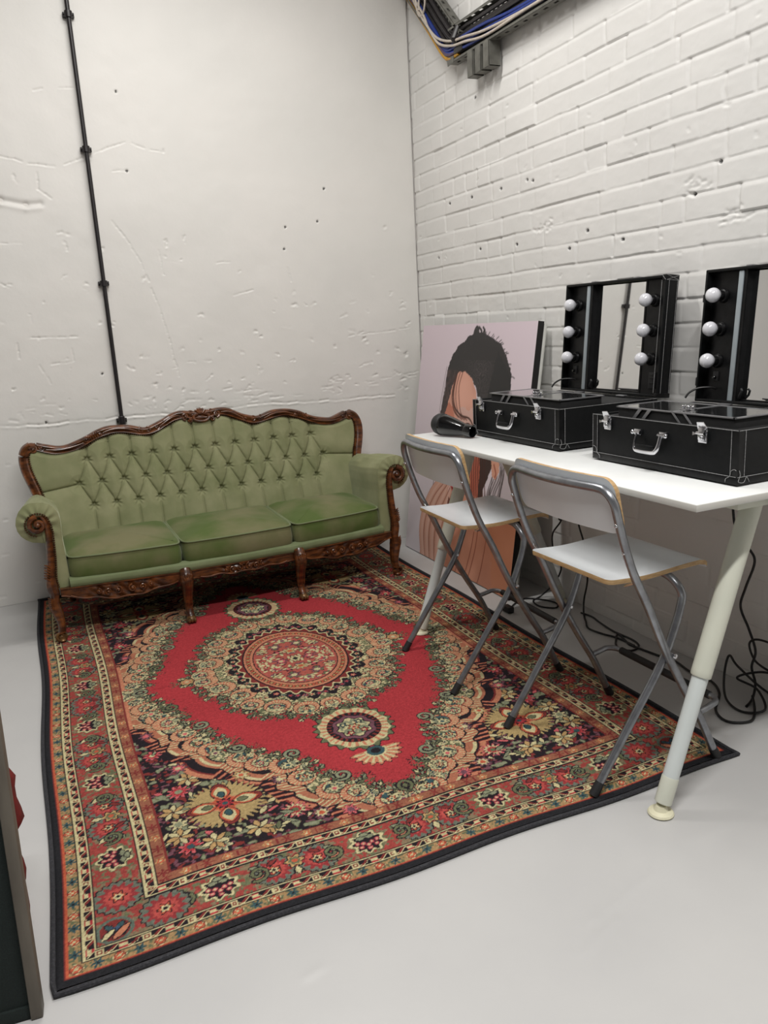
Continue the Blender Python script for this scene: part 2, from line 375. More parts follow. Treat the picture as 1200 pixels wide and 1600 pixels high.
# floor with a few scuffs in the paint
xf = np.arange(-3.0, 0.011, 0.01); yf = np.arange(-3.9, 0.011, 0.01)
Xf, Yf = np.meshgrid(xf, yf)
Hf = (vnoise(Xf.shape, 60, 41, 2) - 0.5) * 0.002 - 0.001
for pts in [[(-1.25, -3.28), (-1.02, -3.22)], [(-1.33, -3.35), (-1.2, -3.3)], [(-1.9, -3.13), (-1.86, -3.12)], [(-0.52, -3.26), (-0.44, -3.3)], [(-0.46, -3.23), (-0.4, -3.3)], [(-0.62, -3.4), (-0.55, -3.42)]]:
    carve(Hf, Xf, Yf, pts, 0.012, -0.002)
for k in range(60):
    x = rnd.uniform(-2.9, -0.1); y = rnd.uniform(-3.8, -0.1)
    carve(Hf, Xf, Yf, [(x, y), (x + 0.01, y)], 0.009, rnd.uniform(-0.0015, 0.0015))
P = np.stack([Xf, Yf, Hf], -1)
struct(fast_grid('floor', P, M_floor))
o = MB().box((-6, -8, -0.1), (-2.995, 0, -0.0005)).box((-3.0, -8, -0.1), (0, -3.895, -0.0005)).box((-3.0, -3.9, -0.1), (0.05, 0.05, -0.006)).build('floor.001', M_floor, smooth=0); struct(o)

# ------------------------------------------------------------------ rug: the woven pattern is built on one quadrant and mirrored
RA, RB, RP = 0.99, 1.45, 0.0033
na, nb = int(RA / RP) + 1, int(RB / RP) + 1
ga = np.arange(na) * RP; gb = np.arange(nb) * RP
A_, B_ = np.meshgrid(ga, gb)            # [b, a]
E_ = np.minimum(RA - A_, RB - B_)       # distance from the edge
onside = (RA - A_) < (RB - B_)          # border running along the long side
RED = (176, 42, 50); DK = (34, 26, 32); CRM = (200, 188, 138); SAL = (196, 122, 88); OLV = (104, 108, 76)
TEAL = (52, 82, 86); MAU = (118, 72, 84); BRN = (128, 44, 40); GLD = (186, 148, 92); PNK = (206, 92, 96); ORG = (192, 84, 50); LGR = (134, 138, 108); WINE = (92, 34, 44)
cv = np.zeros((nb, na, 3)); cv[:] = RED
def put(mask, col): cv[mask] = col
def win(cx, cy, R):
    j0 = max(int((cx - R) / RP), 0); j1 = min(int((cx + R) / RP) + 2, na); i0 = max(int((cy - R) / RP), 0); i1 = min(int((cy + R) / RP) + 2, nb)
    return slice(i0, i1), slice(j0, j1)
def disk(cx, cy, r, col, sx=1, sy=1, clip=None):
    w = win(cx, cy, r * max(sx, sy) + .01); m = np.hypot((A_[w] - cx) / sx, (B_[w] - cy) / sy) < r
    if clip is not None: m &= clip[w]
    cv[w][m] = col
def flower(cx, cy, R, n, cols, rot=0, amp=0.25, clip=None, sx=1, sy=1, out=DK):
    w = win(cx, cy, R * 1.5); u = (A_[w] - cx) / sx; v = (B_[w] - cy) / sy
    r = np.hypot(u, v); th = np.arctan2(v, u) + rot; pr = 1 - amp + amp * np.cos(n * th)
    k = len(cols); cl = clip[w] if clip is not None else np.ones_like(r, bool)
    if out is not None: cv[w][(r < R * pr + 0.004) & cl] = out
    for i, c in enumerate(cols):
        cv[w][(r < R * (1 - i / k) * (pr * (1 - i / k) + i / k)) & cl] = c
def stroke(pts, wd, col, out=None, clip=None):
    pts = [np.array(p, float) for p in pts]
    for pas, ww, cc in ((0, wd + 0.0035, out), (1, wd, col)):
        if cc is None: continue
        for a, b in zip(pts[:-1], pts[1:]):
            c = (a + b) / 2; R = np.hypot(*(b - a)) / 2 + ww + .01; w = win(c[0], c[1], R)
            ab = b - a; t = np.clip(((A_[w] - a[0]) * ab[0] + (B_[w] - a[1]) * ab[1]) / (ab @ ab + 1e-9), 0, 1)
            m = np.hypot(A_[w] - a[0] - t * ab[0], B_[w] - a[1] - t * ab[1]) < ww
            if clip is not None: m &= clip[w]
            cv[w][m] = cc
def leafm(cx, cy, L, W, rot, col, out=DK, clip=None):
    w = win(cx, cy, L * 1.3); u = (A_[w] - cx) * math.cos(rot) + (B_[w] - cy) * math.sin(rot); v = -(A_[w] - cx) * math.sin(rot) + (B_[w] - cy) * math.cos(rot)
    q = np.clip(1 - (u / L) ** 2, 0, 1); cl = clip[w] if clip is not None else np.ones_like(u, bool)
    if out is not None: cv[w][(np.abs(v) < W * q + 0.0035) & (np.abs(u) < L) & cl] = out
    cv[w][(np.abs(v) < W * q) & (np.abs(u) < L * .95) & cl] = col
def curl(cx, cy, R, rot, sgn, wd, col, out=DK, turns=1.3, clip=None):
    pts = []
    for k in range(22):
        t = k / 21; r = R * (1 - 0.8 * t); th = rot + sgn * t * turns * 2 * PI
        pts.append((cx + r * math.cos(th), cy + r * math.sin(th)))
    stroke(pts, wd, col, out, clip)
def blobs(mask, cell, seed, bands, out=DK, ow=0.035):
    """organic foliage: smooth noise cut into outlined colour patches"""
    n = vnoise(cv.shape[:2], cell / RP, seed, 2); n2 = vnoise(cv.shape[:2], cell / RP * 1.3, seed + 50, 1)
    for lo, hi, c in bands:
        m = mask & (n > lo) & (n < hi); put(m, c)
        if out is not None:
            put(mask & (np.abs(n - lo) < ow * 0.35), out)
    return n, n2
def poly_dist(pts):
    """signed distance (positive outside) to a polyline curve seen as closed with the origin"""
    pts = np.array(pts); d = np.full(A_.shape, 9.0); s = np.zeros_like(d); acc = 0
    for a, b in zip(pts[:-1], pts[1:]):
        ab = b - a; l = np.hypot(*ab); t = np.clip(((A_ - a[0]) * ab[0] + (B_ - a[1]) * ab[1]) / (l * l), 0, 1)
        dd = np.hypot(A_ - a[0] - t * ab[0], B_ - a[1] - t * ab[1]); m = dd < d; d[m] = dd[m]; s[m] = acc + (t * l)[m]; acc += l
    # inside test against polygon (0,0)+pts
    poly = np.vstack([[(0, 0)], pts]); ins = np.zeros(A_.shape, bool); j = len(poly) - 1
    for i in range(len(poly)):
        xi, yi = poly[i]; xj, yj = poly[j]
        c = ((yi > B_) != (yj > B_)) & (A_ < (xj - xi) * (B_ - yi) / (yj - yi + 1e-12) + xi)
        ins ^= c; j = i
    return np.where(ins, -d, d), s, acc
inner = E_ > 0.283
def along(pts, step, start=0.0):
    '''points and outward normals at equal steps along a polyline'''
    out = []; acc = 0; nxt = start; P = [np.array(p, float) for p in pts]
    for a, b in zip(P[:-1], P[1:]):
        l = np.hypot(*(b - a))
        while nxt <= acc + l:
            p = a + (b - a) * ((nxt - acc) / l); n = np.array([(b - a)[1], -(b - a)[0]]) / l
            if n @ p < 0: n = -n
            out.append((p, n)); nxt += step
        acc += l
    return out
def spray(p, d, L, cols):
    th0 = math.atan2(d[1], d[0]); bend = rnd.uniform(-.7, .7); tip = p + L * np.array([math.cos(th0 + bend * .5), math.sin(th0 + bend * .5)])
    stroke([p, p + (tip - p) * .5 + .004 * np.array([-d[1], d[0]]), tip], .0022, cols[0], DK)
    for k in range(4):
        f = .25 + .22 * k; s_g = 1 if k % 2 else -1; q = p + (tip - p) * f; th = th0 + bend * .5 + s_g * .9
        leafm(q[0] + .008 * math.cos(th), q[1] + .008 * math.sin(th), .0095, .0042, th, cols[k % len(cols)])
    leafm(tip[0], tip[1], .010, .0045, th0 + bend, cols[-1])
def paisley(c, d, R, tone):
    '''crescent with a combed salmon rim and a flowered cream hollow; d points to the rim'''
    w = win(c[0], c[1], R * 1.3); u = A_[w] - c[0]; v = B_[w] - c[1]; r = np.hypot(u, v); a_ = np.arctan2(v, u); a0 = math.atan2(d[1], d[0])
    da = np.abs(np.mod(a_ - a0 + PI, 2 * PI) - PI); T = cv[w]
    rim = R * (1 + .03 * np.cos(a_ * 16))
    T[r < rim + .0035] = DK; T[r < rim] = CRM
    wdt = np.clip(1 - da / 2.5, 0, 1) ** .7 * .58 + .04
    m_ = (r < rim) & (r > rim * (1 - wdt)); T[m_] = tone; T[m_ & (np.cos(a_ * R * 420) > .72)] = CRM; T[(np.abs(r - rim * (1 - wdt)) < .0022) & (da < 2.3)] = BRN
    cc = c - d * R * .15; n9 = vnoise(cv.shape[:2], 0.009 / RP, int(c[0] * 999) + int(c[1] * 77) , 1)[w]
    h_ = (r < rim * (1 - wdt) * .93); T[h_ & (n9 > .62)] = OLV; T[h_ & (n9 < .30)] = LGR; T[h_ & (np.abs(n9 - .62) < .035)] = DK; T[h_ & (n9 > .74)] = TEAL
    flower(cc[0], cc[1], R * .30, 6, [rnd.choice([MAU, SAL, PNK, ORG]), CRM, rnd.choice([TEAL, RED])], rnd.random() * 6)
# --- corner spandrels
sp = [(0.67, -0.05), (0.665, 0.0), (0.625, 0.06), (0.59, 0.13), (0.575, 0.21), (0.525, 0.29), (0.53, 0.36), (0.485, 0.43), (0.47, 0.50), (0.425, 0.57), (0.425, 0.63), (0.345, 0.68), (0.315, 0.74), (0.245, 0.78), (0.225, 0.86), (0.195, 0.955), (0.115, 1.015), (0.08, 1.085), (-0.02, 1.145)]
D, S_, LEN = poly_dist(sp)
Dn = D + 0.016 * np.cos(2 * PI * S_ / 0.115) + (vnoise(D.shape, 0.02 / RP, 3, 2) - 0.5) * 0.03
m = inner & (Dn > -0.045) & (Dn <= 0.0)
nf = vnoise(D.shape, 0.0085 / RP, 4, 2)
tend = m & (nf > 0.44 - 0.0 * Dn) & (nf < 0.44 + np.clip((Dn + 0.045) * 6, 0, 0.3))
put(m & (nf > 0.40) & (nf < 0.46 + np.clip((Dn + 0.045) * 7, 0, 0.4)), DK); put(tend, OLV)
put(inner & (Dn > 0), DK)
z1 = inner & (Dn > 0) & (Dn < 0.085)
put(z1, CRM); blobs(z1, 0.016, 5, [(0.0, 0.36, OLV), (0.58, 0.63, TEAL), (0.68, 1, LGR)])
n_, _ = blobs(z1 & (Dn > 0.012), 0.012, 15, [(0.70, 0.78, MAU), (0.82, 1, SAL)], out=None)
z2 = inner & (D > 0.085 + 0.014 * np.cos(2 * PI * S_ / 0.10)) & (D < 0.135 + 0.014 * np.cos(2 * PI * S_ / 0.10))
put(z2, (176, 106, 76)); put(z2 & (np.cos(2 * PI * S_ / 0.016 + D * 160) > 0.55), CRM); put(z2 & (np.abs(D - 0.087 - 0.014 * np.cos(2 * PI * S_ / 0.10)) < 0.004), DK)
put(z2 & (np.abs(D - 0.132 - 0.014 * np.cos(2 * PI * S_ / 0.10)) < 0.004), DK)
z3 = inner & (D > 0.135 + 0.014 * np.cos(2 * PI * S_ / 0.10)) & (D < 0.175)
put(z3 & (np.cos(2 * PI * S_ / 0.026 + D * 90) > -0.1), BRN); put(z3 & (np.cos(2 * PI * S_ / 0.026 + D * 90) > 0.6), SAL)
for i_, (p, n) in enumerate(along(sp, .098, .02)):
    if p[0] < .66 and p[0] > .02: paisley(p + n * .052, n, .044 if i_ % 2 else .050, SAL)
for i_, (p, n) in enumerate(along(sp, .042, .01)):
    if p[0] > 0: spray(p + n * .012, -n, rnd.uniform(.030, .052), [OLV, LGR, OLV, rnd.choice([LGR, CRM, OLV])])
for t in np.arange(0.05, 1.5, 0.23):      # curling tendrils biting into the red
    acc = 0
    for a, b in zip(sp[:-1], sp[1:]):
        a = np.array(a); b = np.array(b); l = np.hypot(*(b - a))
        if acc <= t < acc + l:
            p = a + (b - a) * ((t - acc) / l); nrm = np.array([(b - a)[1], -(b - a)[0]]) / l; q = p - nrm * 0.03 if p @ nrm > 0 else p + nrm * 0.03
            curl(q[0], q[1], 0.030, math.atan2(*(p - q)[::-1]), rnd.choice([-1, 1]), 0.005, rnd.choice([OLV, OLV, LGR, MAU]))
            q2 = p + (p - q) * 1.5; flower(q2[0], q2[1], 0.026, 6, [LGR, CRM, rnd.choice([MAU, TEAL, PNK])], rnd.random() * 6)
            break
        acc += l
# side and end fill behind the cream edge, red leafy band against the frame
put(inner & (A_ > 0.690) & (B_ < 0.30) & (Dn > 0.04), SAL)
zd = inner & (D > 0.175)
bl = vnoise(D.shape, 0.022 / RP, 6, 2); bl2 = vnoise(D.shape, 0.014 / RP, 7, 2)
put(zd & (bl2 > 0.62), WINE); put(zd & (bl2 > 0.67), MAU); put(zd & (bl > 0.66), OLV); put(zd & (bl > 0.70), LGR); put(zd & (bl < 0.30), BRN)
for (a, b, R, n, cs) in [(0.64, 1.09, .036, 9, [PNK, RED, TEAL]), (0.625, 0.80, .038, 10, [PNK, RED, LGR]), (0.335, 1.06, .042, 12, [PNK, CRM, RED, OLV]), (0.27, 1.11, .03, 8, [MAU, CRM, ORG]),
                         (0.41, 1.12, .03, 7, [CRM, GLD, OLV]), (0.655, 0.97, .028, 7, [CRM, LGR]), (0.60, 0.66, .03, 8, [MAU, PNK, CRM]), (0.66, 0.53, .032, 9, [PNK, RED, CRM]), (0.43, 0.80, .028, 7, [GLD, CRM, ORG]),
                         (0.33, 0.88, .026, 8, [MAU, CRM]), (0.66, 0.38, .026, 7, [MAU, PNK]), (0.19, 1.135, .026, 8, [PNK, MAU]), (0.56, 1.13, .03, 6, [CRM, LGR, RED])]:
    flower(a, b, R, n, cs, rnd.random() * 6, clip=zd | (D > 0.1))
for k in range(110):
    a = rnd.uniform(0.2, 0.70); b = rnd.uniform(0.35, 1.16)
    leafm(a, b, rnd.uniform(0.012, 0.024), rnd.uniform(0.005, 0.009), rnd.uniform(0, PI), rnd.choice([CRM, CRM, LGR, MAU, PNK, OLV, GLD, WINE]), clip=zd)
for (a, b, r0) in [(0.66, 0.90, 0), (0.66, 1.03, 1), (0.575, 1.10, 2), (0.45, 1.10, 3), (0.36, 0.97, 4), (0.585, 0.74, 5)]:   # yellowish leaf sprays
    for k in range(7): 
        th = r0 + k * 0.9; leafm(a + .022 * math.cos(th), b + .022 * math.sin(th), .019, .008, th, CRM if k % 2 else GLD, clip=zd)
# the four-petalled corner flower
fa, fb = 0.512, 0.932
flower(fa, fb, 0.122, 36, [(176, 150, 96)], rot=0.0, amp=0.10)
flower(fa, fb, 0.112, 4, [BRN, SAL, ORG, RED], rot=0, amp=0.36)
for k in range(4):
    th = k * PI / 2; a = fa + 0.062 * math.cos(th); b = fb + 0.062 * math.sin(th)
    leafm(a, b, .040, .028, th, ORG, out=DK); leafm(a, b, .034, .020, th, CRM, out=None); leafm(a - .01 * math.cos(th), b - .01 * math.sin(th), .018, .010, th, TEAL if k % 2 else OLV)
flower(fa, fb, 0.030, 8, [DK, RED, TEAL], out=None)
# --- central medallion
md = [(0.49, -0.02), (0.49, 0.0), (0.43, 0.03), (0.405, 0.10), (0.395, 0.19), (0.335, 0.20), (0.345, 0.27), (0.325, 0.345), (0.27, 0.36), (0.265, 0.42), (0.215, 0.46), (0.16, 0.455), (0.135, 0.505), (0.07, 0.535), (0.035, 0.50), (-0.02, 0.52)]
D, S_, _l = poly_dist(md)
Dn = D + (vnoise(D.shape, 0.02 / RP, 8, 2) - 0.5) * 0.025
fr = (Dn > 0) & (Dn < 0.042) & (A_ < 0.6) & (B_ < 0.62)
put(fr & (nf > 0.40) & (nf < 0.46 + np.clip((0.042 - Dn) * 7, 0, 0.4)), DK); put(fr & (nf > 0.44) & (nf < 0.44 + np.clip((0.042 - Dn) * 6, 0, 0.3)), OLV)
ins = Dn <= 0
put(ins, CRM); blobs(ins, 0.016, 9, [(0.0, 0.36, OLV), (0.58, 0.64, DK), (0.64, 0.70, SAL), (0.74, 1, LGR)]); put(ins & (np.abs(Dn) < 0.003), DK)
th = np.arctan2(B_ / 0.31, A_ / 0.215); rad = np.hypot(A_ / 0.215, B_ / 0.31)      # 1 at the inner ring
# paisley scallops round the ring
for k in range(12):
    t = (k + 0.5) / 12 * PI / 2; t = math.atan2(math.sin(t) * 1.0, math.cos(t) * 1.0)
for i_, (p, n) in enumerate(along(md, .040, .01)):
    if p[0] > -.005 and p[1] > -.005: spray(p - n * .006, n, rnd.uniform(.026, .044), [OLV, LGR, OLV, rnd.choice([LGR, CRM, OLV])])
for (a, b, R) in [(.385, .035, .048), (.335, .125, .052), (.275, .225, .050), (.265, .325, .044), (.185, .385, .050), (.095, .455, .048), (.0, .462, .040)]:
    d_ = -np.array([a / .36, b / .5]); d_ /= np.hypot(*d_); paisley(np.array([a, b]), d_, R, SAL)
flower(.455, 0, .030, 8, [GLD, SAL, CRM], amp=.1)
for (a, b, R, ro) in [][:0] or [(9, 9, .01, 0)] if False else []: pass
for (a, b, R, ro) in [(0.36, 0.05, .055, 0.3), (0.33, 0.145, .050, 1.2), (0.275, 0.235, .050, 2.2), (0.275, 0.315, .042, 0.4), (0.20, 0.385, .052, 1.4), (0.105, 0.435, .055, 2.4), (0.02, 0.455, .045, 1.5)]:
    break
    w = np.hypot(A_ - a, (B_ - b)) ; ang = np.arctan2(B_ - b, A_ - a)
    put((w < R), DK); put((w < R - .004), SAL); put((w < R - .004) & (np.cos(ang * 14) > 0.5) & (w > R * .45), CRM)
    put(w < R * .45, CRM); put(w < R * .30, rnd.choice([TEAL, LGR, MAU]))
ra = rad
put(ra < 1.27 + 0.06 * np.cos(th * 22), DK)
for k in range(15):
    t = (k + 0.5) / 15 * PI / 2
    flower(0.215 * 1.19 * math.cos(t), 0.31 * 1.19 * math.sin(t), 0.013, 5, [rnd.choice([CRM, MAU, PNK, LGR]), rnd.choice([RED, TEAL, GLD])], t, out=None)
put((ra < 1.12 + 0.04 * np.cos(th * 32)), CRM); put((ra < 1.085 + 0.04 * np.cos(th * 32)), BRN); put(ra < 1.02, DK); put(ra < 0.99, SAL)
for k in range(24):
    t = (k + 0.5) / 24 * PI / 2; a = 0.215 * 0.91 * math.cos(t); b = 0.31 * 0.91 * math.sin(t)
    disk(a, b, 0.0095, DK); disk(a, b, 0.0065, ORG if k % 2 else GLD)
put((ra < 0.82), DK); put(ra < 0.80, (176, 84, 70))
r8 = ra < 0.78
for (a, b, R, n, cs) in [(0, 0, .034, 8, [CRM, OLV, DK]), (0.062, 0.0, .028, 8, [MAU, PNK, CRM]), (0, 0.085, .032, 7, [CRM, GLD, ORG]), (0.10, 0.06, .03, 8, [CRM, PNK, RED]), (0.05, 0.155, .03, 7, [MAU, CRM]), (0.115, 0.13, .028, 6, [CRM, GLD, TEAL]),
                         (0.14, 0.01, .022, 6, [CRM, RED]), (0.0, 0.205, .026, 7, [CRM, MAU]), (0.075, 0.215, .02, 6, [OLV, CRM]), (0.055, 0.09, .02, 6, [WINE, PNK])]:
    flower(a, b, R, n, cs, rnd.random() * 6, clip=r8)
for k in range(50):
    leafm(rnd.uniform(0, .16), rnd.uniform(0, .24), .013, .006, rnd.uniform(0, PI), rnd.choice([CRM, MAU, OLV, WINE, CRM]), clip=r8, out=None)
# --- pendants and palmettes on the long axis
pc = 0.685
w = np.hypot(A_ / 0.118, (B_ - pc) / 0.138); t = np.arctan2((B_ - pc), A_)
put(w < 1.16 + 0.07 * np.cos(t * 22), DK); put(w < 1.12 + 0.07 * np.cos(t * 22), OLV)
put(w < 1.03 + 0.04 * np.cos(t * 12), CRM); put((w < 1.0) & (np.cos(t * 30) > .3) & (w > .8), SAL); put(w < 0.80, DK)
put((w < 0.80) & (np.cos(t * 28) > 0.25) & (w > .66), BRN); put(w < 0.62 + .03 * np.cos(t * 8), MAU); put(w < 0.50 + .05 * np.cos(t * 8), DK); put(w < 0.46 + .05 * np.cos(t * 8), CRM)
q = w < 0.42
put(q & (vnoise(D.shape, 0.012 / RP, 12, 2) > 0.5), LGR); flower(0, pc, .022, 6, [ORG, CRM, RED]); flower(.03, pc - .03, .014, 5, [TEAL, CRM]); flower(.025, pc + .035, .014, 5, [RED, CRM])
w = np.hypot(A_ / 0.085, (B_ - 0.872) / 0.085); t = np.arctan2(B_ - 0.872, A_); up = B_ > 0.86
put((w < 1 + .10 * np.cos(t * 18)) & up, DK); put((w < .95 + .10 * np.cos(t * 18)) & up, SAL); put((w < .90) & (np.cos(t * 18) > .2) & up, CRM); put((w < .45) & up, CRM); put((w < .36), TEAL); put(w < .2, DK)
# --- borders.  e = distance from the rug edge, s = run along the border
e = E_; s_ = np.where(onside, B_, A_)
put(e < 0.283, BRN)
def guard_small(lo, hi, per, seed):        # cream guard with red hooks and little squares
    m = (e >= lo) & (e < hi); c = (lo + hi) / 2; h = (hi - lo) / 2
    u = np.mod(s_, per) / per; v = (e - c) / h
    put(m, DK)
    put(m & (np.abs(np.abs(v) - 0.78) < 0.13), CRM)
    mid = m & (np.abs(v) < 0.62)
    hook = np.abs(v - 0.55 * np.sin(2 * PI * u * 2)) < 0.30
    put(mid & hook, BRN); put(mid & (np.abs(v - 0.55 * np.sin(2 * PI * u * 2 + 0.8)) < 0.10), CRM)
    sq = mid & (np.abs(u - 0.5) * per < 0.0095); put(sq, CRM); put(sq & (np.abs(u - .5) * per < 0.0055) & (np.abs(v) < .42), BRN); put(sq & (np.abs(u - .5) * per < 0.003) & (np.abs(v) < .2), CRM)
    sq = mid & ((u * per < 0.009) | ((1 - u) * per < 0.009)); put(sq, RED); put(sq & (np.abs(v) < .3), CRM)
guard_small(0.061, 0.093, 0.105, 1)
guard_small(0.212, 0.247, 0.105, 2)
# outer floral guard
m = (e >= 0.030) & (e < 0.060); put(m, (166, 132, 86)); put(m & (vnoise(e.shape, 0.006 / RP, 31, 1) > 0.6), OLV)
per = 0.046; u = np.mod(s_, 2 * per) - per; v = e - 0.045
a1 = np.hypot(u + per / 2, v); a2 = np.hypot(u - per / 2, v)
t1 = np.arctan2(v, u + per / 2); t2 = np.arctan2(v, u - per / 2)
put(m & (a1 < 0.013 * (1 + .25 * np.cos(4 * t1))), CRM); put(m & (a1 < 0.010 * (1 + .3 * np.cos(4 * t1))), ORG); put(m & (a1 < .004), CRM); put(m & (np.abs(a1 - .012) < .0015), BRN)
put(m & (a2 < 0.016 * (0.7 + .3 * np.cos(6 * t2))), TEAL); put(m & (a2 < .003), DK)
put((e >= 0.0) & (e < 0.022), (34, 34, 38)); put((e >= 0.022) & (e < 0.030), ORG); put((e >= 0.0225) & (e < 0.0255), BRN)
put((e >= 0.059) & (e < 0.0625), DK)
# inner salmon guard
m = (e >= 0.247) & (e < 0.283); put(m, (152, 92, 66)); put((e >= 0.279) & (e < 0.285), BRN); put((e >= 0.247) & (e < 0.2495), DK)
per = 0.055; u = np.mod(s_ + .02, 2 * per) - per; v = e - 0.265
a1 = np.hypot(u + per / 2, v); t1 = np.arctan2(v, u + per / 2); a2 = np.hypot(u - per / 2, v); t2 = np.arctan2(v, u - per / 2)
put(m & (a1 < 0.016 * (.75 + .25 * np.cos(5 * t1))), GLD); put(m & (a1 < 0.011 * (.75 + .25 * np.cos(5 * t1))), ORG); put(m & (a1 < .004), CRM)
put(m & (a2 < 0.019 * (0.6 + .4 * np.cos(6 * t2))), BRN); put(m & (np.abs(np.abs(u) - per) < .003) & (np.abs(v) < .011), BRN)
# main border
m = (e >= 0.094) & (e < 0.211); put(m, (158, 60, 52)); put(m & (vnoise(e.shape, 0.013 / RP, 33, 2) > 0.58), (132, 112, 84)); put(m & (vnoise(e.shape, 0.011 / RP, 34, 2) > 0.66), OLV)
def bpos(s, v, side):    # border coordinates -> rug coordinates; v measured from the edge
    return (RA - v, s) if side else (s, RB - v)
def motif_grape(s, side):
    P = lambda ds, dv: bpos(s + ds, 0.153 + dv, side)
    c = P(0, 0); flower(c[0], c[1], 0.050, 9, [CRM], amp=.12, sx=1 if side else 1.1, sy=1.1 if side else 1, out=OLV, clip=m); flower(c[0], c[1], 0.044, 9, [DK], amp=.15, out=None, clip=m)
    for ds, dv in [(-.022, -.016), (.0, -.026), (.022, -.016), (-.012, -.002), (.012, -.002), (0, -.012), (-.028, .002), (.028, .002)]:
        q = P(ds, dv); disk(q[0], q[1], .0085, WINE); disk(q[0], q[1], .0062, PNK); disk(q[0], q[1], .003, CRM)
    for ds, dv in [(-.014, .022), (.014, .022), (0, .034)]:
        q = P(ds, dv); leafm(q[0], q[1], .014, .007, PI / 2 if side else 0, LGR)
def motif_scroll(s, side):
    for sg in (-1, 1):
        c = bpos(s + sg * .058, 0.153 - .002, side)
        flower(c[0], c[1], .056, 18, [(104, 110, 96)], amp=.05, clip=m, out=DK); flower(c[0], c[1], .049, 13, [(150, 46, 48), (184, 70, 62), (168, 50, 50)], amp=.14, clip=m, out=None)
        curl(c[0], c[1], .030, (PI / 2 if side else 0) + (0 if sg > 0 else PI), sg, .0026, (104, 110, 96), clip=m, turns=.6)
        flower(c[0], c[1], .018, 5, [ORG, CRM, DK], amp=.3, clip=m)
        q = bpos(s + sg * .058, 0.153 + .03, side); leafm(q[0], q[1], .018, .006, .6 * sg, BRN, clip=m)
    c = bpos(s, 0.165, side); flower(c[0], c[1], .026, 6, [GLD, OLV, ORG], amp=.2, clip=m)
    c = bpos(s, 0.125, side); leafm(c[0], c[1], .016, .008, 0 if side else PI / 2, CRM, clip=m)
for s in (0.18, 0.605, 1.03): motif_grape(s, True)
for s in (-.03, 0.393, 0.818): motif_scroll(s, True)
for s in (0.2, 0.6): motif_grape(s, False)
for s in (0.0, 0.40): motif_scroll(s, False)
for s, side in [(.29, True), (.5, True), (.71, True), (.93, True), (.10, True), (.10, False), (.30, False), (.50, False), (.69, False)]:
    c = bpos(s, 0.135, side); leafm(c[0], c[1], .020, .008, .8, CRM if side else SAL, clip=m); c = bpos(s, 0.175, side); leafm(c[0], c[1], .022, .009, -.7, LGR, clip=m)
    c = bpos(s, 0.155, side); curl(c[0], c[1], .03, 1.0, 1, .004, OLV, clip=m)
for (a, b) in [(RA - .150, RB - .255), (RA - .255, RB - .150)]:      # corner palmettes
    flower(a, b, .062, 18, [(104, 110, 96)], amp=.05, clip=m); flower(a, b, .054, 13, [(150, 46, 48), (184, 70, 62), (168, 50, 50)], amp=.14, clip=m, out=None); flower(a, b, .02, 6, [ORG, CRM, DK], clip=m)
disk(RA - .135, RB - .135, .045, (96, 110, 96), clip=m); disk(RA - .135, RB - .135, .036, BRN, clip=m); flower(RA - .135, RB - .135, .03, 4, [TEAL, (60, 84, 110)], rot=PI / 4, amp=.4, clip=m)
leafm(RA - .150, RB - .125, .03, .009, PI / 4, SAL, clip=m); leafm(RA - .120, RB - .125, .022, .007, PI / 4, CRM, clip=m)
put((e >= 0.093) & (e < 0.0955), DK); put((e >= 0.209) & (e < 0.2115), DK)
# --- mirror, wear, tone
full = np.concatenate([cv[:, ::-1][:, :-1], cv], 1); full = np.concatenate([full[::-1][:-1], full], 0) / 255.0
full = np.where(full <= 0.04045, full / 12.92, ((full + 0.055) / 1.055) ** 2.4)
n0, m0 = full.shape[:2]
full *= (0.80 + 0.35 * rs.rand(n0, m0))[..., None] * (0.88 + 0.2 * vnoise((n0, m0), 60, 44, 3))[..., None]
lum_ = full.mean(-1, keepdims=True); full = full * 0.90 + lum_ * 0.10 + 0.006
xx = (np.arange(m0) - (m0 - 1) / 2) * RP; yy = (np.arange(n0) - (n0 - 1) / 2) * RP
yy = np.where(yy < 0, yy * 1.413 / 1.45, yy * 1.49 / 1.45)          # the pile is stretched a little towards the sofa
XX, YY = np.meshgrid(xx, yy)
wob = vnoise((n0, m0), 120, 45, 2) - 0.5
edge = np.clip(1 - np.minimum(RA - np.abs(XX), 1.45 - np.abs(YY)) / 0.012, 0, 1)
ZZ = 0.0105 + wob * 0.003 - edge ** 2 * 0.009 + rs.rand(n0, m0) * 0.0006
YYw = YY + np.where(YY < 0, 0.006 * np.sin(XX * 9), 0) ; XXw = XX + 0.006 * np.sin(YY * 5)
rug = tag(bpy.data.objects.new('rug', None), 'red oriental rug with a central medallion, floral borders and black bound edge', 'rug'); COL.objects.link(rug); rug.empty_display_size = .05
rug.location = (-1.408, -1.512, 0)
fast_grid('pile', np.stack([XXw, YYw, ZZ], -1), M_rug, full, rug)
hw, y0_, y1_ = 0.992, -1.420, 1.492
ring = []
for t in np.linspace(-hw, hw, 60): ring.append((t, y0_ + 0.006 * math.sin(t * 9), .004))
for t in np.linspace(y0_, y1_, 90)[1:]: ring.append((hw + 0.006 * math.sin(t * 5), t, .004))
for t in np.linspace(hw, -hw, 60)[1:]: ring.append((t, y1_, .004))
for t in np.linspace(y1_, y0_, 90)[1:-1]: ring.append((-hw + 0.006 * math.sin(t * 5), t, .004))
MB().tube([(x, y, 0.0068) for x, y, z in ring], 0.0065, 8, closed=True).build('bound_edge', M_rugb, rug)
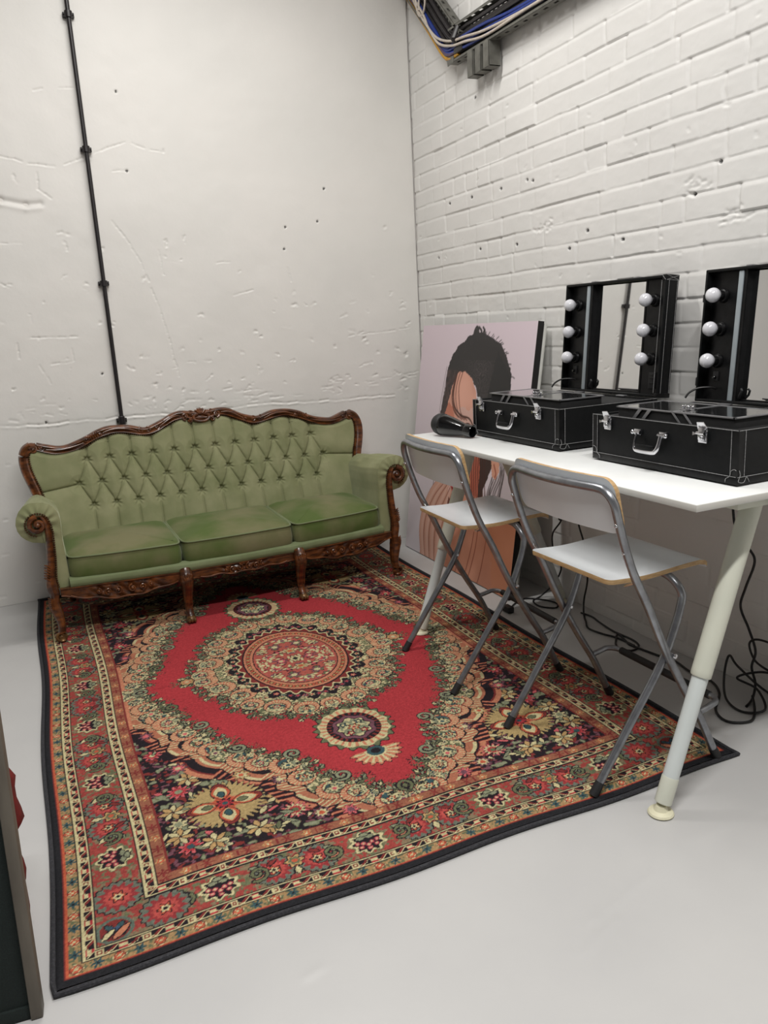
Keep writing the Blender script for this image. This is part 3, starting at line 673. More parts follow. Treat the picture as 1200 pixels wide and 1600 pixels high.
# ------------------------------------------------------------------ sofa (local: x along the seat, -y towards the room)
sofa = thing('sofa', 'long green velvet sofa with buttoned back and carved walnut frame', 'sofa', (-1.45, 0, 0.0125), math.radians(1.3))
def mirror_pts(h): return [(-x, z) for x, z in h[::-1] if x > 1e-6] + h
rail_half = [(0, .930), (.045, .930), (.10, .936), (.15, .928), (.20, .905), (.245, .885), (.29, .872), (.33, .874), (.39, .890), (.44, .896), (.49, .894), (.55, .878), (.60, .856), (.65, .836), (.70, .824), (.75, .822), (.80, .834), (.845, .850)]
top = smooth_path([(x, z) for x, z in mirror_pts(rail_half)], 6)
txs = np.array([p[0] for p in top]); tzs = np.array([p[1] for p in top])
def ztop(x): return float(np.interp(x, txs, tzs))
side = smooth_path([(.868, .852), (.895, .835), (.910, .795), (.908, .745), (.895, .69), (.880, .64), (.868, .59), (.862, .55)], 5)
def yback(z): return -.300 + (z - .38) / .52 * .145
def rail_mesh(path2, w, d, yoff, mb, taper=None):
    """moulded rail: profile swept along a curve in the plane of the back"""
    n = len(path2); rows = []
    for i in range(n):
        a = np.array(path2[max(i - 1, 0)]); b = np.array(path2[min(i + 1, n - 1)]); t = (b - a) / (np.linalg.norm(b - a) + 1e-9); nn = np.array([-t[1], t[0]])
        if nn[1] < 0 and abs(t[0]) > .3: nn = -nn
        k = taper(i / (n - 1)) if taper else 1
        pr = [(-.50, .5), (-.50, -.35), (-.40, -.62), (-.26, -.55), (-.18, -.40), (-.05, -.46), (.10, -.62), (.26, -.72), (.40, -.66), (.50, -.42), (.53, -.1), (.45, .5)]
        c = np.array(path2[i]); row = []
        for u, v in pr:
            p = c + nn * u * w * k
            row.append((p[0], yback(p[1]) + yoff + v * d, p[1]))
        rows.append(row)
    mb.grid(rows, cv=True)
    for row, rev in ((rows[0], 1), (rows[-1], 0)): mb.add(row, [tuple(range(len(row)))])
def volute(mb, cx, cz, r, sgn, y=None, rot=0, tube=.0075, turns=1.4, yfix=None):
    P = []; R = []
    for k in range(30):
        t = k / 29; rr_ = r * (1 - .85 * t); th = rot + sgn * t * turns * 2 * PI
        x = cx + rr_ * math.cos(th); z = cz + rr_ * math.sin(th)
        yy_ = (yfix if yfix is not None else yback(z) - .030) - .006 * t
        P.append((x, yy_, z)); R.append(tube * (1 - .35 * t))
    mb.tube(P, R, 8); mb.sphere((cx, P[-1][1] - .002, cz), tube * 1.1, 10, 6)
frame = MB()
tr = [p for p in top]
rail_mesh(tr, .038, .040, -.012, frame, lambda t: 1 + .12 * math.sin(t * 40) ** 2)
for sg in (-1, 1):
    sp_ = [(sg * x, z) for x, z in side]
    rail_mesh(sp_ if sg > 0 else sp_, .042, .050, -.012, frame, lambda t: 1.1 - .15 * t + .1 * math.sin(t * PI))
    volute(frame, sg * .862, .838, .020, sg, rot=PI / 2 if sg > 0 else PI / 2, tube=.007)
    volute(frame, sg * .822, .842, .017, -sg, rot=-PI / 2, tube=.006)
    volute(frame, sg * .603, .860, .016, sg, rot=PI / 2, tube=.006)
    volute(frame, sg * .535, .878, .015, -sg, rot=PI / 2, tube=.006)
    volute(frame, sg * .325, .880, .015, -sg, rot=PI / 2, tube=.006); volute(frame, sg * .285, .882, .015, sg, rot=-PI / 2, tube=.006)
    volute(frame, sg * .240, .888, .015, -sg, rot=-PI / 2, tube=.006); volute(frame, sg * .085, .925, .019, sg, rot=-PI / 2, tube=.007)
    frame.sphere((sg * .866, yback(.85) - .016, .850), .023, 14, 9, (1.15, .9, .9)); frame.tube([(sg * .845, yback(.84) - .02, .850), (sg * .880, yback(.84) - .02, .848)], .019, 10)
    # leaf joints
    for i, t in enumerate(np.linspace(.548, .592, 5)): frame.sphere((sg * t, yback(.87) - .038, ztop(t) + .004), .010, 8, 6, (.45, .8, 1.7))
    for i in range(4): frame.sphere((sg * (.862 - i * .004), yback(.60) - .040, .598 - i * .012), .013, 8, 6, (1.3, .8, .5))
    # beading along the crown of each run
    for (a, b) in ((.11, .225), (.345, .52), (.62, .80)):
        pts = [(sg * t, yback(ztop(t)) - .042, ztop(t) + .006 * math.sin((t - a) / (b - a) * PI) - .002) for t in np.linspace(a, b, 14)]
        frame.tube(pts, [.0022 + .0035 * math.sin(PI * i / 13) for i in range(14)], 8)
fr = frame.build('back_frame', M_wood, sofa)
cr = MB()   # crest: shell cartouche over a hollow oval
ov = [(0.043 * math.cos(t), .915 + .021 * math.sin(t)) for t in np.linspace(0, 2 * PI, 30)[:-1]]
cr.tube([(x, yback(z) - .036, z) for x, z in ov], .0085, 8, closed=True)
cr.sphere((0, yback(.912) - .022, .912), .03, 14, 8, (1.2, .4, .6))
for k in range(-2, 3):
    th = PI / 2 + k * .40; cr.tube([(.012 * math.cos(th), yback(.93) - .044, .932 + .006 * math.sin(th)), (.030 * math.cos(th), yback(.95) - .040, .932 + .026 * math.sin(th)), (.038 * math.cos(th), yback(.95) - .026, .930 + .033 * math.sin(th))], [.004, .0075, .004], 8)
for sg in (-1, 1): volute(cr, sg * .052, .938, .016, sg, rot=0 if sg > 0 else PI, tube=.006); volute(cr, sg * .060, .905, .013, -sg, rot=0 if sg > 0 else PI, tube=.005)
cr.build('crest', M_wood, fr)
# tufted back
btn = [((k - 5.5) * .1115, .757) for k in range(12)]; mid = [((k - 6) * .1115, .640) for k in range(13)]; lowb = [((k - 5.5) * .1115, .528) for k in range(12)]
segs = []
for k in range(12):
    segs += [(btn[k], mid[k]), (btn[k], mid[k + 1]), (lowb[k], mid[k]), (lowb[k], mid[k + 1])]
    segs += [(btn[k], (btn[k][0] * .99, ztop(btn[k][0]) - .01)), (lowb[k], (lowb[k][0] * 1.01, .34))]
segs += [(mid[0], (-.90, .615)), (mid[-1], (.90, .615))]
nx, nz = 740, 240
sidez = np.array([p[1] for p in side][::-1]); sidex = np.array([p[0] for p in side][::-1])
PX = np.zeros((nz, nx)); PZ = np.zeros((nz, nx))
for j in range(nx):
    s = -1 + 2 * j / (nx - 1)
    for i in range(nz):
        t = i / (nz - 1)
        z = .33 + t * (ztop(s * .875) - .008 - .33); hw_ = np.interp(z, sidez, sidex) if z > .55 else .862
        if z > .84: hw_ = .875
        PX[i, j] = s * (hw_ - .008); PZ[i, j] = z
        if i == nz - 1: PZ[i, j] = ztop(PX[i, j]) - .012
dl = np.full(PX.shape, 9.0)
for (a, b) in segs:
    a = np.array(a); b = np.array(b); ab = b - a; t = np.clip(((PX - a[0]) * ab[0] + (PZ - a[1]) * ab[1]) / (ab @ ab), 0, 1)
    dl = np.minimum(dl, np.hypot(PX - a[0] - t * ab[0], PZ - a[1] - t * ab[1]) + 0.000)
db = np.full(PX.shape, 9.0)
for (x, z) in btn + mid + lowb: db = np.minimum(db, np.hypot(PX - x, PZ - z))
puff = (.013 * (1 - np.exp(-(dl / .0038))) + .015 * (1 - np.exp(-(dl / .036) ** 1.5))) * np.clip((db / .05), .15, 1) ** .5
pit = -.030 * np.exp(-(db / .0115) ** 2)
# small radiating pleats near each button
ang = np.zeros_like(PX)
best = np.full(PX.shape, 9.0)
for (x, z) in btn + mid + lowb:
    d = np.hypot(PX - x, PZ - z); m_ = d < best; best[m_] = d[m_]; ang[m_] = np.arctan2(PZ - z, PX - x)[m_]
pleat = .0030 * np.sin(ang * 7 + 1) * np.exp(-((db - .017) / .010) ** 2)
edgef = np.clip((1 - np.abs(np.linspace(-1, 1, nx)))[None, :] / .03, 0, 1) ** .5 * np.clip((1 - np.linspace(0, 1, nz))[:, None] / .06, 0, 1) ** .5
PY = -.300 + (PZ - .38) / .52 * .145 - .006 - (puff + pit + pleat) * (.15 + .85 * edgef) - (vnoise(PX.shape, 40, 91, 2) - .5) * .004
fast_grid('tufted_back', np.stack([PX, PY, PZ], -1), M_velvet, None, sofa)
bm_ = MB().sphere((0, 0, 0), .0075, 12, 8, (1, .5, 1)).build('back_button', M_velvetc, sofa)
for i, (x, z) in enumerate(btn + mid + lowb):
    o = bm_ if i == 0 else bm_.copy()
    if i: COL.objects.link(o)
    o.location = (x, -.300 + (z - .38) / .52 * .145 + .016, z)
def nails(pts, r=.0046, step=.0105, name='nail_trim'):
    mb = MB(); pts = [np.array(p, float) for p in pts]; L = [0]
    for a, b in zip(pts[:-1], pts[1:]): L.append(L[-1] + np.linalg.norm(b - a))
    P3 = np.array(pts)
    for t in np.arange(0, L[-1], step):
        c = [np.interp(t, L, P3[:, i]) for i in range(3)]; mb.sphere(c, r, 7, 5)
    return mb.build(name, M_nail, sofa)
nails([(x * .985, yback(z) - .030, z - .024) for x, z in top[4:-4]])
for sg in (-1, 1): nails([(sg * (x - .027), yback(z) - .030, z) for x, z in side[3:-3]])
# outside back and underside
bk = MB()
rows = []
for x in np.linspace(-.86, .86, 50): rows.append([(x, -.135, ztop(x) - .02), (x, -.150, .60), (x, -.20, .22), (x, -.24, .22), (x, yback(.4) + .01, .4), (x, yback(ztop(x)) + .005, ztop(x) - .012)])
bk.grid(rows, cv=True); bk.build('outside_back', M_velvet, sofa)
MB().box((-.80, -.70, .215), (.80, -.22, .262), .01).build('seat_base', M_felt, sofa)
# seat front curve
def yfr(x):
    a = abs(x); return -.742 - .068 * (0.5 + 0.5 * math.cos(min(a / .82, 1) * PI)) ** .55 - .010 * math.exp(-((a - .28) / .07) ** 2)
def cushion(x0, x1, nm, crown, outer):
    # plan outline, counter-clockwise from front left
    pts = []; n = 26
    for k in range(n): x = x0 + (x1 - x0) * k / (n - 1); pts.append((x, yfr(x) + .020 - .010 * math.sin(PI * k / (n - 1))))
    for k in range(1, 14): pts.append((x1, pts[n - 1][1] * (1 - k / 13) + -.27 * k / 13))
    for k in range(1, n): pts.append((x1 + (x0 - x1) * k / (n - 1), -.27))
    for k in range(1, 13): pts.append((x0, -.27 * (1 - k / 13) + pts[0][1] * k / 13))
    P = np.array(pts); c = P.mean(0)
    for _ in range(3): P = .25 * np.roll(P, 1, 0) + .5 * P + .25 * np.roll(P, -1, 0)
    tn = np.roll(P, -1, 0) - np.roll(P, 1, 0); tn /= np.linalg.norm(tn, axis=1)[:, None]; nn = np.stack([-tn[:, 1], tn[:, 0]], 1)
    rows = []
    for ins, z in [(.05, .268), (.012, .272), (.002, .280), (-.004, .30), (-.006, .33), (-.003, .36), (.001, .378), (.003, .386), (.012, .393), (.035, .400), ]:
        q = P + nn * ins
        zz_ = z + (np.where(z > .38, 1, 0) * .010 * np.clip((q[:, 1] + .75) / .45, 0, 1)) + (rs.rand(len(q)) - .5) * 0
        wr = 0
        rows.append(np.stack([q[:, 0], q[:, 1], zz_ + wr], 1))
    base_ = rows[-1].copy(); cz = .416 + crown
    for f in np.linspace(0, 1, 16)[1:]:
        q = base_[:, :2] * (1 - f) + c * f; zt_ = base_[:, 2] + (cz - base_[:, 2]) * (1 - (1 - f) ** 2.2)
        wr = .0022 * np.sin(q[:, 0] * 31 + outer * 2 + 3 * np.sin(q[:, 1] * 9)) * np.sin(q[:, 1] * 21 + outer) + .003 * np.sin(q[:, 0] * 9 + outer)
        rows.append(np.stack([q[:, 0], q[:, 1], zt_ + wr * min(1, f * 4)], 1))
    mb = MB(); mb.grid(np.array(rows), cv=True)
    o = mb.build('seat_cushion', M_velvetc, sofa)
    pz = []
    for lv in (7, 2):
        MB().tube([tuple(p + np.array([-nn_[0] * .003, -nn_[1] * .003, 0])) for p, nn_ in zip(rows[lv], nn)], .0042, 8, closed=True).build('piping', M_velvetb, o)
    return o
cushion(-.795, -.286, 'l', .010, 1); cushion(-.278, .278, 'm', .012, 2); cushion(.286, .795, 'r', .018, 3)
# upholstered front rail
mb = MB(); rows = []
for x in np.linspace(-.80, .80, 90):
    y = yfr(x); rows.append([(x, y + .05, .292), (x, y + .012, .290), (x, y - .004, .284), (x, y - .009, .272), (x, y - .007, .258), (x, y + .004, .246), (x, y + .05, .246)])
mb.grid(rows); mb.build('front_rail_cover', M_velvetb, sofa)
# carved apron
def apz(x):
    a = abs(x)
    if a < .27: u = a / .27; return .197 + .012 * u + .004 * math.cos(u * 14)
    u = (a - .29) / .55; return .166 + .048 * abs(2 * u - 1) ** 1.6 + .004 * math.cos(u * 26)
mb = MB(); rows = []
for x in np.linspace(-.845, .845, 340):
    y = yfr(x) - .002; zb = apz(x); row = []
    a = abs(x)
    cx_ = 0.0 if a < .28 else .565
    u = (a - cx_) if a >= .28 else a
    for k in range(15):
        t = k / 14; z = .252 - (.252 - zb) * t
        dep = 0
        if .12 < t < .93:
            env = math.exp(-(u / (.17 if a > .28 else .13)) ** 4)
            dep = env * .0065 * (math.sin(u * 90 + 4 * t) * math.sin(t * PI * 2.2 + 1.1 * math.sin(u * 45))) - .003
        row.append((x, y - dep - (.006 if t < .10 or t > .94 else 0), z))
    row.append((x, y + .03, zb)); row.append((x, y + .03, .252)); rows.append(row)
mb.grid(rows, cv=True)
for c in (-.565, 0, .565):
    w_ = .9 if c else .7
    for sg in (-1, 1):
        for (dx_, r_) in ((.035, .018), (.085, .016), (.13, .012)):
            x = c + sg * dx_ * w_; zc = (.252 + apz(x)) / 2; volute(mb, x, zc, r_, sg, rot=PI / 2 * (1 if dx_ != .085 else -1), tube=.0048, yfix=yfr(x) - .008)
        pts = [(c + sg * t, yfr(c + sg * t) - .010, apz(c + sg * t) + .007) for t in np.linspace(.0, .24 if c else .22, 14)]
        mb.tube(pts, .0045, 8)
mb.build('carved_apron', M_wood, sofa)
# middle front legs
def scroll_foot(mb, x, y, z, r, tube): 
    volute_pts = []
    for k in range(20):
        t = k / 19; q = r * (1 - .75 * t); th = PI / 2 + t * 1.2 * 2 * PI
        volute_pts.append((x, y - q * math.cos(th) * 1.0, z + q * math.sin(th)))
    mb.tube(volute_pts, [tube * (1 - .3 * k / 19) for k in range(20)], 8)
def mid_leg(x):
    mb = MB(); y = yfr(x)
    path = smooth_path([(x, y - .002, .262), (x, y - .020, .235), (x, y - .026, .205), (x, y - .012, .160), (x, y + .002, .110), (x, y + .004, .070), (x, y - .006, .040), (x, y - .018, .022)], 4)
    rad = np.interp(np.linspace(0, 1, len(path)), [0, .15, .3, .55, .75, .9, 1], [.026, .032, .031, .022, .0175, .019, .021])
    mb.tube(path, list(rad), 14, up=(0, 1, 0))
    for k in (-1, 0, 1):
        pts = [(x + k * .013, p[1] - rad[i] * .93, p[2]) for i, p in enumerate(path) if i > 3 and i < 20]; mb.tube(pts, [.0035] * len(pts), 6)
    for k in range(-2, 3): mb.sphere((x + k * .009, y - .050, .242 - abs(k) * .004), .008, 8, 6, (.55, .7, 1.9))
    leg = mb.build('leg', M_wood, sofa)
    f = MB().sphere((x, y - .022, .018), .024, 14, 9, (1.0, 1.25, .78))
    for k in (-1, 0, 1): f.sphere((x + k * .013, y - .043, .014), .010, 8, 6, (.8, 1.2, 1.1))
    f.build('carved_foot', M_gild, leg)
for x in (-.288, .288): mid_leg(x)
# arm posts running into the end legs
def arm(sg):
    yf = -.728
    path = [(.905, .560)]
    sc_ = []
    for k in range(26):
        t = k / 25; q = .040 * (.18 + .82 * t); th = PI * .5 + (1 - t) * 2.6 * PI * -1
        sc_.append((.897 - 0 + q * math.cos(th) * 1.0, .562 + q * math.sin(th)))
    body = [(.875, .598), (.862, .570), (.857, .53), (.858, .49), (.861, .44), (.864, .40), (.870, .35), (.876, .31), (.878, .28), (.875, .25), (.872, .225), (.876, .195), (.878, .170), (.870, .135), (.864, .10), (.862, .07), (.866, .045)]
    b2 = smooth_path([sc_[-1]] + body, 4)
    wd = np.interp(np.linspace(0, 1, len(b2)), [0, .12, .3, .45, .55, .62, .68, .76, .82, .92, 1], [.010, .014, .016, .019, .024, .023, .019, .027, .024, .016, .017])
    mb = MB()
    mb.tube([(sg * x, yf - .012 + .0 * i, z) for i, (x, z) in enumerate(sc_)], [.009 + .003 * i / 25 for i in range(26)], 8)
    mb.sphere((sg * .897, yf - .016, .562), .013, 12, 8)
    # post body: flattened section with a raised inner bead
    rows = []
    for i, (x, z) in enumerate(b2):
        w_ = wd[i]; t = i / len(b2); yy_ = yf - (0 if t < .75 else (t - .75) * .10) + (0 if t < .85 else (t - .85) * .02)
        pr = [(-1, .030), (-1.02, -.002), (-.80, -.012), (-.55, -.008), (-.35, -.010), (.1, -.017), (.6, -.015), (.95, -.006), (1, .006), (.9, .030)]
        rows.append([(sg * (x + u * w_), yy_ + v, z) for u, v in pr])
    mb.grid(rows, cv=True); mb.add(rows[-1], [tuple(range(10))]); mb.add(rows[0], [tuple(range(10))])
    for (zc, n_, hh) in ((.330, 6, .06), (.180, 6, .045)):     # acanthus leaves at the knee
        for k in range(n_):
            z = zc - hh / 2 + hh * k / (n_ - 1); x = np.interp(z, [p[1] for p in b2][::-1], [p[0] for p in b2][::-1])
            mb.tube([(sg * (x + .004), yf - .016, z), (sg * (x + .014), yf - .022, z + .010), (sg * (x + .026), yf - .010, z + .014)], [.0035, .0055, .003], 6)
    post = mb.build('arm_post', M_wood, sofa)
    f = MB()
    for s2 in (0,):
        pts = []
        for k in range(24):
            t = k / 23; q = .024 * (1 - .8 * t); th = PI + t * 1.4 * 2 * PI; pts.append((sg * (.874 - .0 + q * math.cos(th)), -.752, .030 + q * math.sin(th)))
        f.tube(pts, [.0085 * (1 - .3 * k / 23) for k in range(24)], 8)
    f.sphere((sg * .868, -.736, .022), .024, 12, 8, (1, 1, .9)); f.sphere((sg * .868, -.748, .010), .016, 10, 6, (1.2, 1.2, .6))
    f.build('scroll_foot', M_gild if sg < 0 else M_wood, post)
    # padded roll arm
    sec = [(.795, .25), (.797, .32), (.800, .40), (.803, .47), (.800, .52), (.800, .565)]
    for k in range(1, 15):
        th = PI - k / 14 * PI * 1.38; sec.append((.893 + .093 * math.cos(th), .567 + .096 * math.sin(th)))
    sec += [(.868, .470), (.862, .44), (.862, .36), (.862, .25)]
    sec = np.array(sec); rows = []
    for j, y in enumerate(list(np.linspace(-.708, -.20, 26))):
        t = j / 25; k = 1 - .25 * t ** 1.5
        q = sec.copy(); q[:, 1] = .25 + (q[:, 1] - .25) * (1 - .13 * t ** 1.3); q[:, 0] = .80 + (q[:, 0] - .80) * (1 - .35 * t) + .012 * t
        q[:, 0] -= .012 * math.sin(PI * t) * (q[:, 1] < .6)
        rows.append([(sg * a, y, b + .003 * math.sin(a * 50 + y * 20)) for a, b in q])
    P_ = np.array(rows)
    # rounded front edge and pleated face gathered behind the scroll
    base = P_[0].copy(); cen = np.array([sg * .893, -.72, .565]); fr_rows = []
    for lv in range(1, 10):
        t = lv / 9; row = []
        for (px_, py_, pz_) in base:
            up_ = pz_ > .46
            if up_: tx, tz = cen[0], cen[2]
            else: tx, tz = sg * .868, pz_
            a = math.atan2(pz_ - cen[2], (px_ - cen[0]) * sg)
            fold = .0035 * math.sin(a * 26) * t * (1 if up_ else 0)
            row.append((px_ + (tx - px_) * t * .98, -.708 - .020 * math.sin(min(t * 1.6, 1) * PI / 2) + .008 * t - fold, pz_ + (tz - pz_) * t * .98))
        fr_rows.append(row)
    full_ = np.array(list(reversed(fr_rows)) + [list(map(tuple, r)) for r in P_])
    # resample around the roll for finer pleats
    m2 = []
    for row in full_:
        row = np.array(row); i_ = np.linspace(0, len(row) - 1, 150); m2.append(np.stack([np.interp(i_, range(len(row)), row[:, c]) for c in range(3)], 1))
    m2 = np.array(m2)
    for li in range(9):
        t = (9 - li) / 9
        for c in range(150):
            p = m2[li, c]
            if p[2] > .468:
                a = math.atan2(base_z := (p[2] - cen[2]), (p[0] - cen[0]) * sg); m2[li, c, 1] -= .0028 * math.sin(c * .62) * math.sin(min(t * 1.2, 1) * PI)
    MB().grid(m2).build('padded_arm', M_velvet, sofa, smooth=60)
    # nails along the inner edge of the post and round the scroll
    pts = [(sg * (x - w_ - .004), yf - .004, z) for (x, z), w_ in zip(b2, wd) if .255 < z < .585]
    arc = [(sg * (.897 + .052 * math.cos(th)), yf - .004, .562 + .052 * math.sin(th)) for th in np.linspace(-PI * .42, PI * 1.0, 26)]
    nails(arc + pts[2:])
arm(-1); arm(1)
for x in (-.78, .78):
    MB().tube([(x, -.20, .25), (x, -.17, .12), (x, -.13, 0)], [.024, .020, .016], 10).build('leg', M_wood, sofa)
# ------------------------------------------------------------------ folding stools (local: faces +x, towards the table)
def make_stool(name, label):
    t = thing(name, label, 'stool', (0, 0, 0))
    hw = .246
    A = [(.222, .012), (.20, .052), (.15, .155), (.08, .27), (-.002, .42), (-.062, .55), (-.118, .66), (-.155, .76), (-.178, .84)]
    # outer frame: legs, uprights and bowed top bar in one bent tube
    P = [(x, -hw, z) for x, z in A]
    arc = []
    for k in range(1, 8):
        th = k / 8 * PI / 2; arc.append((-.178 - .012 * math.sin(th), -hw + .055 * (1 - math.cos(th)) - .0, .84 + .055 * math.sin(th)))
    topb = [(-.192 - .020 * math.sin(PI * (y + .19) / .38), y, .896) for y in np.linspace(-.18, .18, 9)]
    mir = [(x, -y, z) for x, y, z in arc[::-1]]
    path = smooth_path(P, 4)[:-1] + [P[-1]] + arc + topb + mir + [(x, -y, z) for x, y, z in smooth_path(P, 4)[::-1]]
    MB().tube(path, .0124, 12).build('back_frame', M_steel, t)
    # inner frame: rear legs and the hoop under the seat front
    hb = .226
    B = [(-.222, .012), (-.10, .19), (.015, .36), (.060, .46), (.078, .515), (.084, .545)]
    B = smooth_path([(x, -hb, z) for x, z in B], 5)
    cor = [(.084 - .010 * math.sin(k / 9 * PI / 2) , -hb + .075 * (1 - math.cos(k / 9 * PI / 2)), .545 + .056 * math.sin(k / 9 * PI / 2)) for k in range(1, 10)]
    q = B + cor; path = q + [(x, -y, z) for x, y, z in q[::-1]]
    MB().tube(path, .0120, 12).build('seat_frame', M_steel, t)
    for sg in (-1, 1):
        MB().tube([(.228, sg * hw, .0), (.208, sg * hw, .036)], [.0145, .0135], 12).build('rubber_foot', M_matte, t)
        MB().tube([(-.230, sg * hb, .0), (-.206, sg * hb, .036)], [.0145, .0135], 12).build('rubber_foot', M_matte, t)
        m = MB().tube([(.030, sg * .212, .385), (.030, sg * .262, .385)], .005, 10); m.sphere((.030, sg * .262, .385), .008, 10, 6, (1, .5, 1)); m.build('pivot_bolt', M_chrome, t)
        for zz_, xx_ in ((.80, -.168), (.72, -.14)): MB().sphere((xx_ - .010, sg * hw, zz_), .0062, 10, 6).build('rivet', M_chrome, t)
        MB().tube([(-.105, sg * (hw), .628), (-.105, sg * (hw - .045), .606), (-.07, sg * (hw - .06), .600)], .004, 8).build('seat_hinge', M_chrome, t)
    # foot rest: hoop with a rubber sleeve
    x0, z0 = .137, .172
    pts = [(x0, -hw, z0), (x0 + .03, -hw, z0 + .004)] + [(x0 + .060 + .040 * math.sin(a), -hw + .040 * (1 - math.cos(a)), z0 + .012) for a in np.linspace(.2, PI / 2, 6)]
    pts = pts + [(x, -y, z) for x, y, z in pts[::-1]]
    fr_ = MB().tube(pts, .0095, 12).build('foot_rest', M_steel, t)
    MB().tube([(x0 + .100, y, z0 + .012) for y in (-.20, 0, .20)], .0128, 12).build('rubber_sleeve', M_matte, fr_)
    # seat: curved plywood with laminate on both faces
    def plate(us, vs, f, th, name, round_=.045, parent=t, axis=None):
        """rounded plate: f(u,v)->(x,y,z) mid surface, n(u,v) thickness direction"""
        W = us[1] - us[0]; Hh = vs[1] - vs[0]; out = []
        n = 10
        for (cu, cv_, a0) in ((us[1] - round_, vs[1] - round_, 0), (us[0] + round_, vs[1] - round_, PI / 2), (us[0] + round_, vs[0] + round_, PI), (us[1] - round_, vs[0] + round_, 1.5 * PI)):
            for k in range(n + 1):
                a = a0 + k / n * PI / 2; out.append((cu + round_ * math.cos(a), cv_ + round_ * math.sin(a)))
        # densify straight sides
        dn = []
        for a, b in zip(out, out[1:] + out[:1]):
            L = math.hypot(b[0] - a[0], b[1] - a[1]); m = max(1, int(L / .02))
            for k in range(m): dn.append((a[0] + (b[0] - a[0]) * k / m, a[1] + (b[1] - a[1]) * k / m))
        cu, cv_ = (us[0] + us[1]) / 2, (vs[0] + vs[1]) / 2
        def ring(s, o): return [f(cu + (u - cu) * s, cv_ + (v - cv_) * s, o) for u, v in dn]
        lv = [0.0, .25, .5, .75, .9, 1.0]
        e = MB(); e.grid([ring(1.0, -th / 2), ring(1.003, -th / 4), ring(1.003, th / 4), ring(1.0, th / 2)], cv=True)
        face = MB(); face.grid([ring(s, th / 2) for s in lv], cv=True); face.grid([ring(s, -th / 2) for s in lv], cv=True)
        o = face.build(name, M_lam, parent); e.build('plywood_edge', M_ply, o); return o
    def fs(u, v, o):   # seat, u forward (x), v across (y)
        z = .622 - .010 * math.exp(-((u + .02) / .12) ** 2) - .020 * max(0, (u - .185) / .04) ** 2
        return (u, v, z + o)
    plate((-.152, .226), (-.190, .190), fs, .014, 'seat', .022)
    def fb(u, v, o):   # back rest, u across (y), v up (z)
        x = -.146 - (v - .80) * .22 - .020 * math.cos(u / .245 * PI / 2)
        return (x + o, u, v)
    plate((-.236, .236), (.765, .925), fb, .013, 'backrest', .040)
    return t
st = make_stool('folding_stool', 'grey steel folding stool with white seat, nearest the sofa')
st.location = (-.752, -1.918, .0125); st.rotation_euler = (0, 0, math.radians(-1.5))
st2 = dup(st, (-.722, -2.672, .0125), math.radians(.6), 'grey steel folding stool with white seat, beside the thick near table leg')
# ------------------------------------------------------------------ table
table = thing('table', 'long white table on slanting cream tubular legs against the brick wall', 'table', (-.43, -2.28, 0))
TZ = .892
tb = MB().box((-.375, -.825, TZ - .020), (.375, .825, TZ), .0018).build('tabletop', M_table, table)
MB().box((-.3762, -.8262, TZ - .0185), (.3762, .8262, TZ - .0015), .001).build('edge_band', M_tedge, tb)
def tleg(fx, fy, tx, ty):
    a = Vector((fx, fy, .012)); b = Vector((tx, ty, .838)); d = (b - a); L = d.length; d.normalize()
    j = a + d * (L * .44)
    pts = [j - d * .006, j - d * .005, j, j + d * .03, b]
    leg = MB().tube([a + d * .028, a + d * .03, j + d * .02], [.020, .0222, .0222], 20).build('leg', M_legi, table)
    MB().tube([j, j + d * .004, j + d * .02, b + d * .006], [.0262, .0282, .0282, .0282], 20).build('upper_tube', M_leg, leg)
    MB().tube([a + d * .020, a + d * .022, a + d * .095, a + d * .098], [.0215, .0236, .0236, .0225], 20).build('adjuster_sleeve', M_leg, leg)
    MB().lathe([(0, 0), (.034, 0), (.036, .003), (.033, .008), (.020, .013), (.014, .026), (0, .028)], 24, Matrix.Translation((fx, fy, .0005 if fx > 0 or fy < 0 else .0118))).build('foot_disc', M_foot, leg)
for sg, yf_, yt_ in ((-1, -.762, -.735), (1, .738, .775)):
    zo = 0
    tleg(-.400, yf_, -.085, yt_); tleg(.372, yf_, .055, yt_)
    yb = yt_
    MB().box((-.17, yb - .030, .835), (.14, yb + .030, TZ - .020), .004).build('trestle_head', M_leg, table)
    MB().box((-.045, yb - .062, .836), (.12, yb - .028, TZ - .021), .002).build('fixing_bracket', M_matte, table)
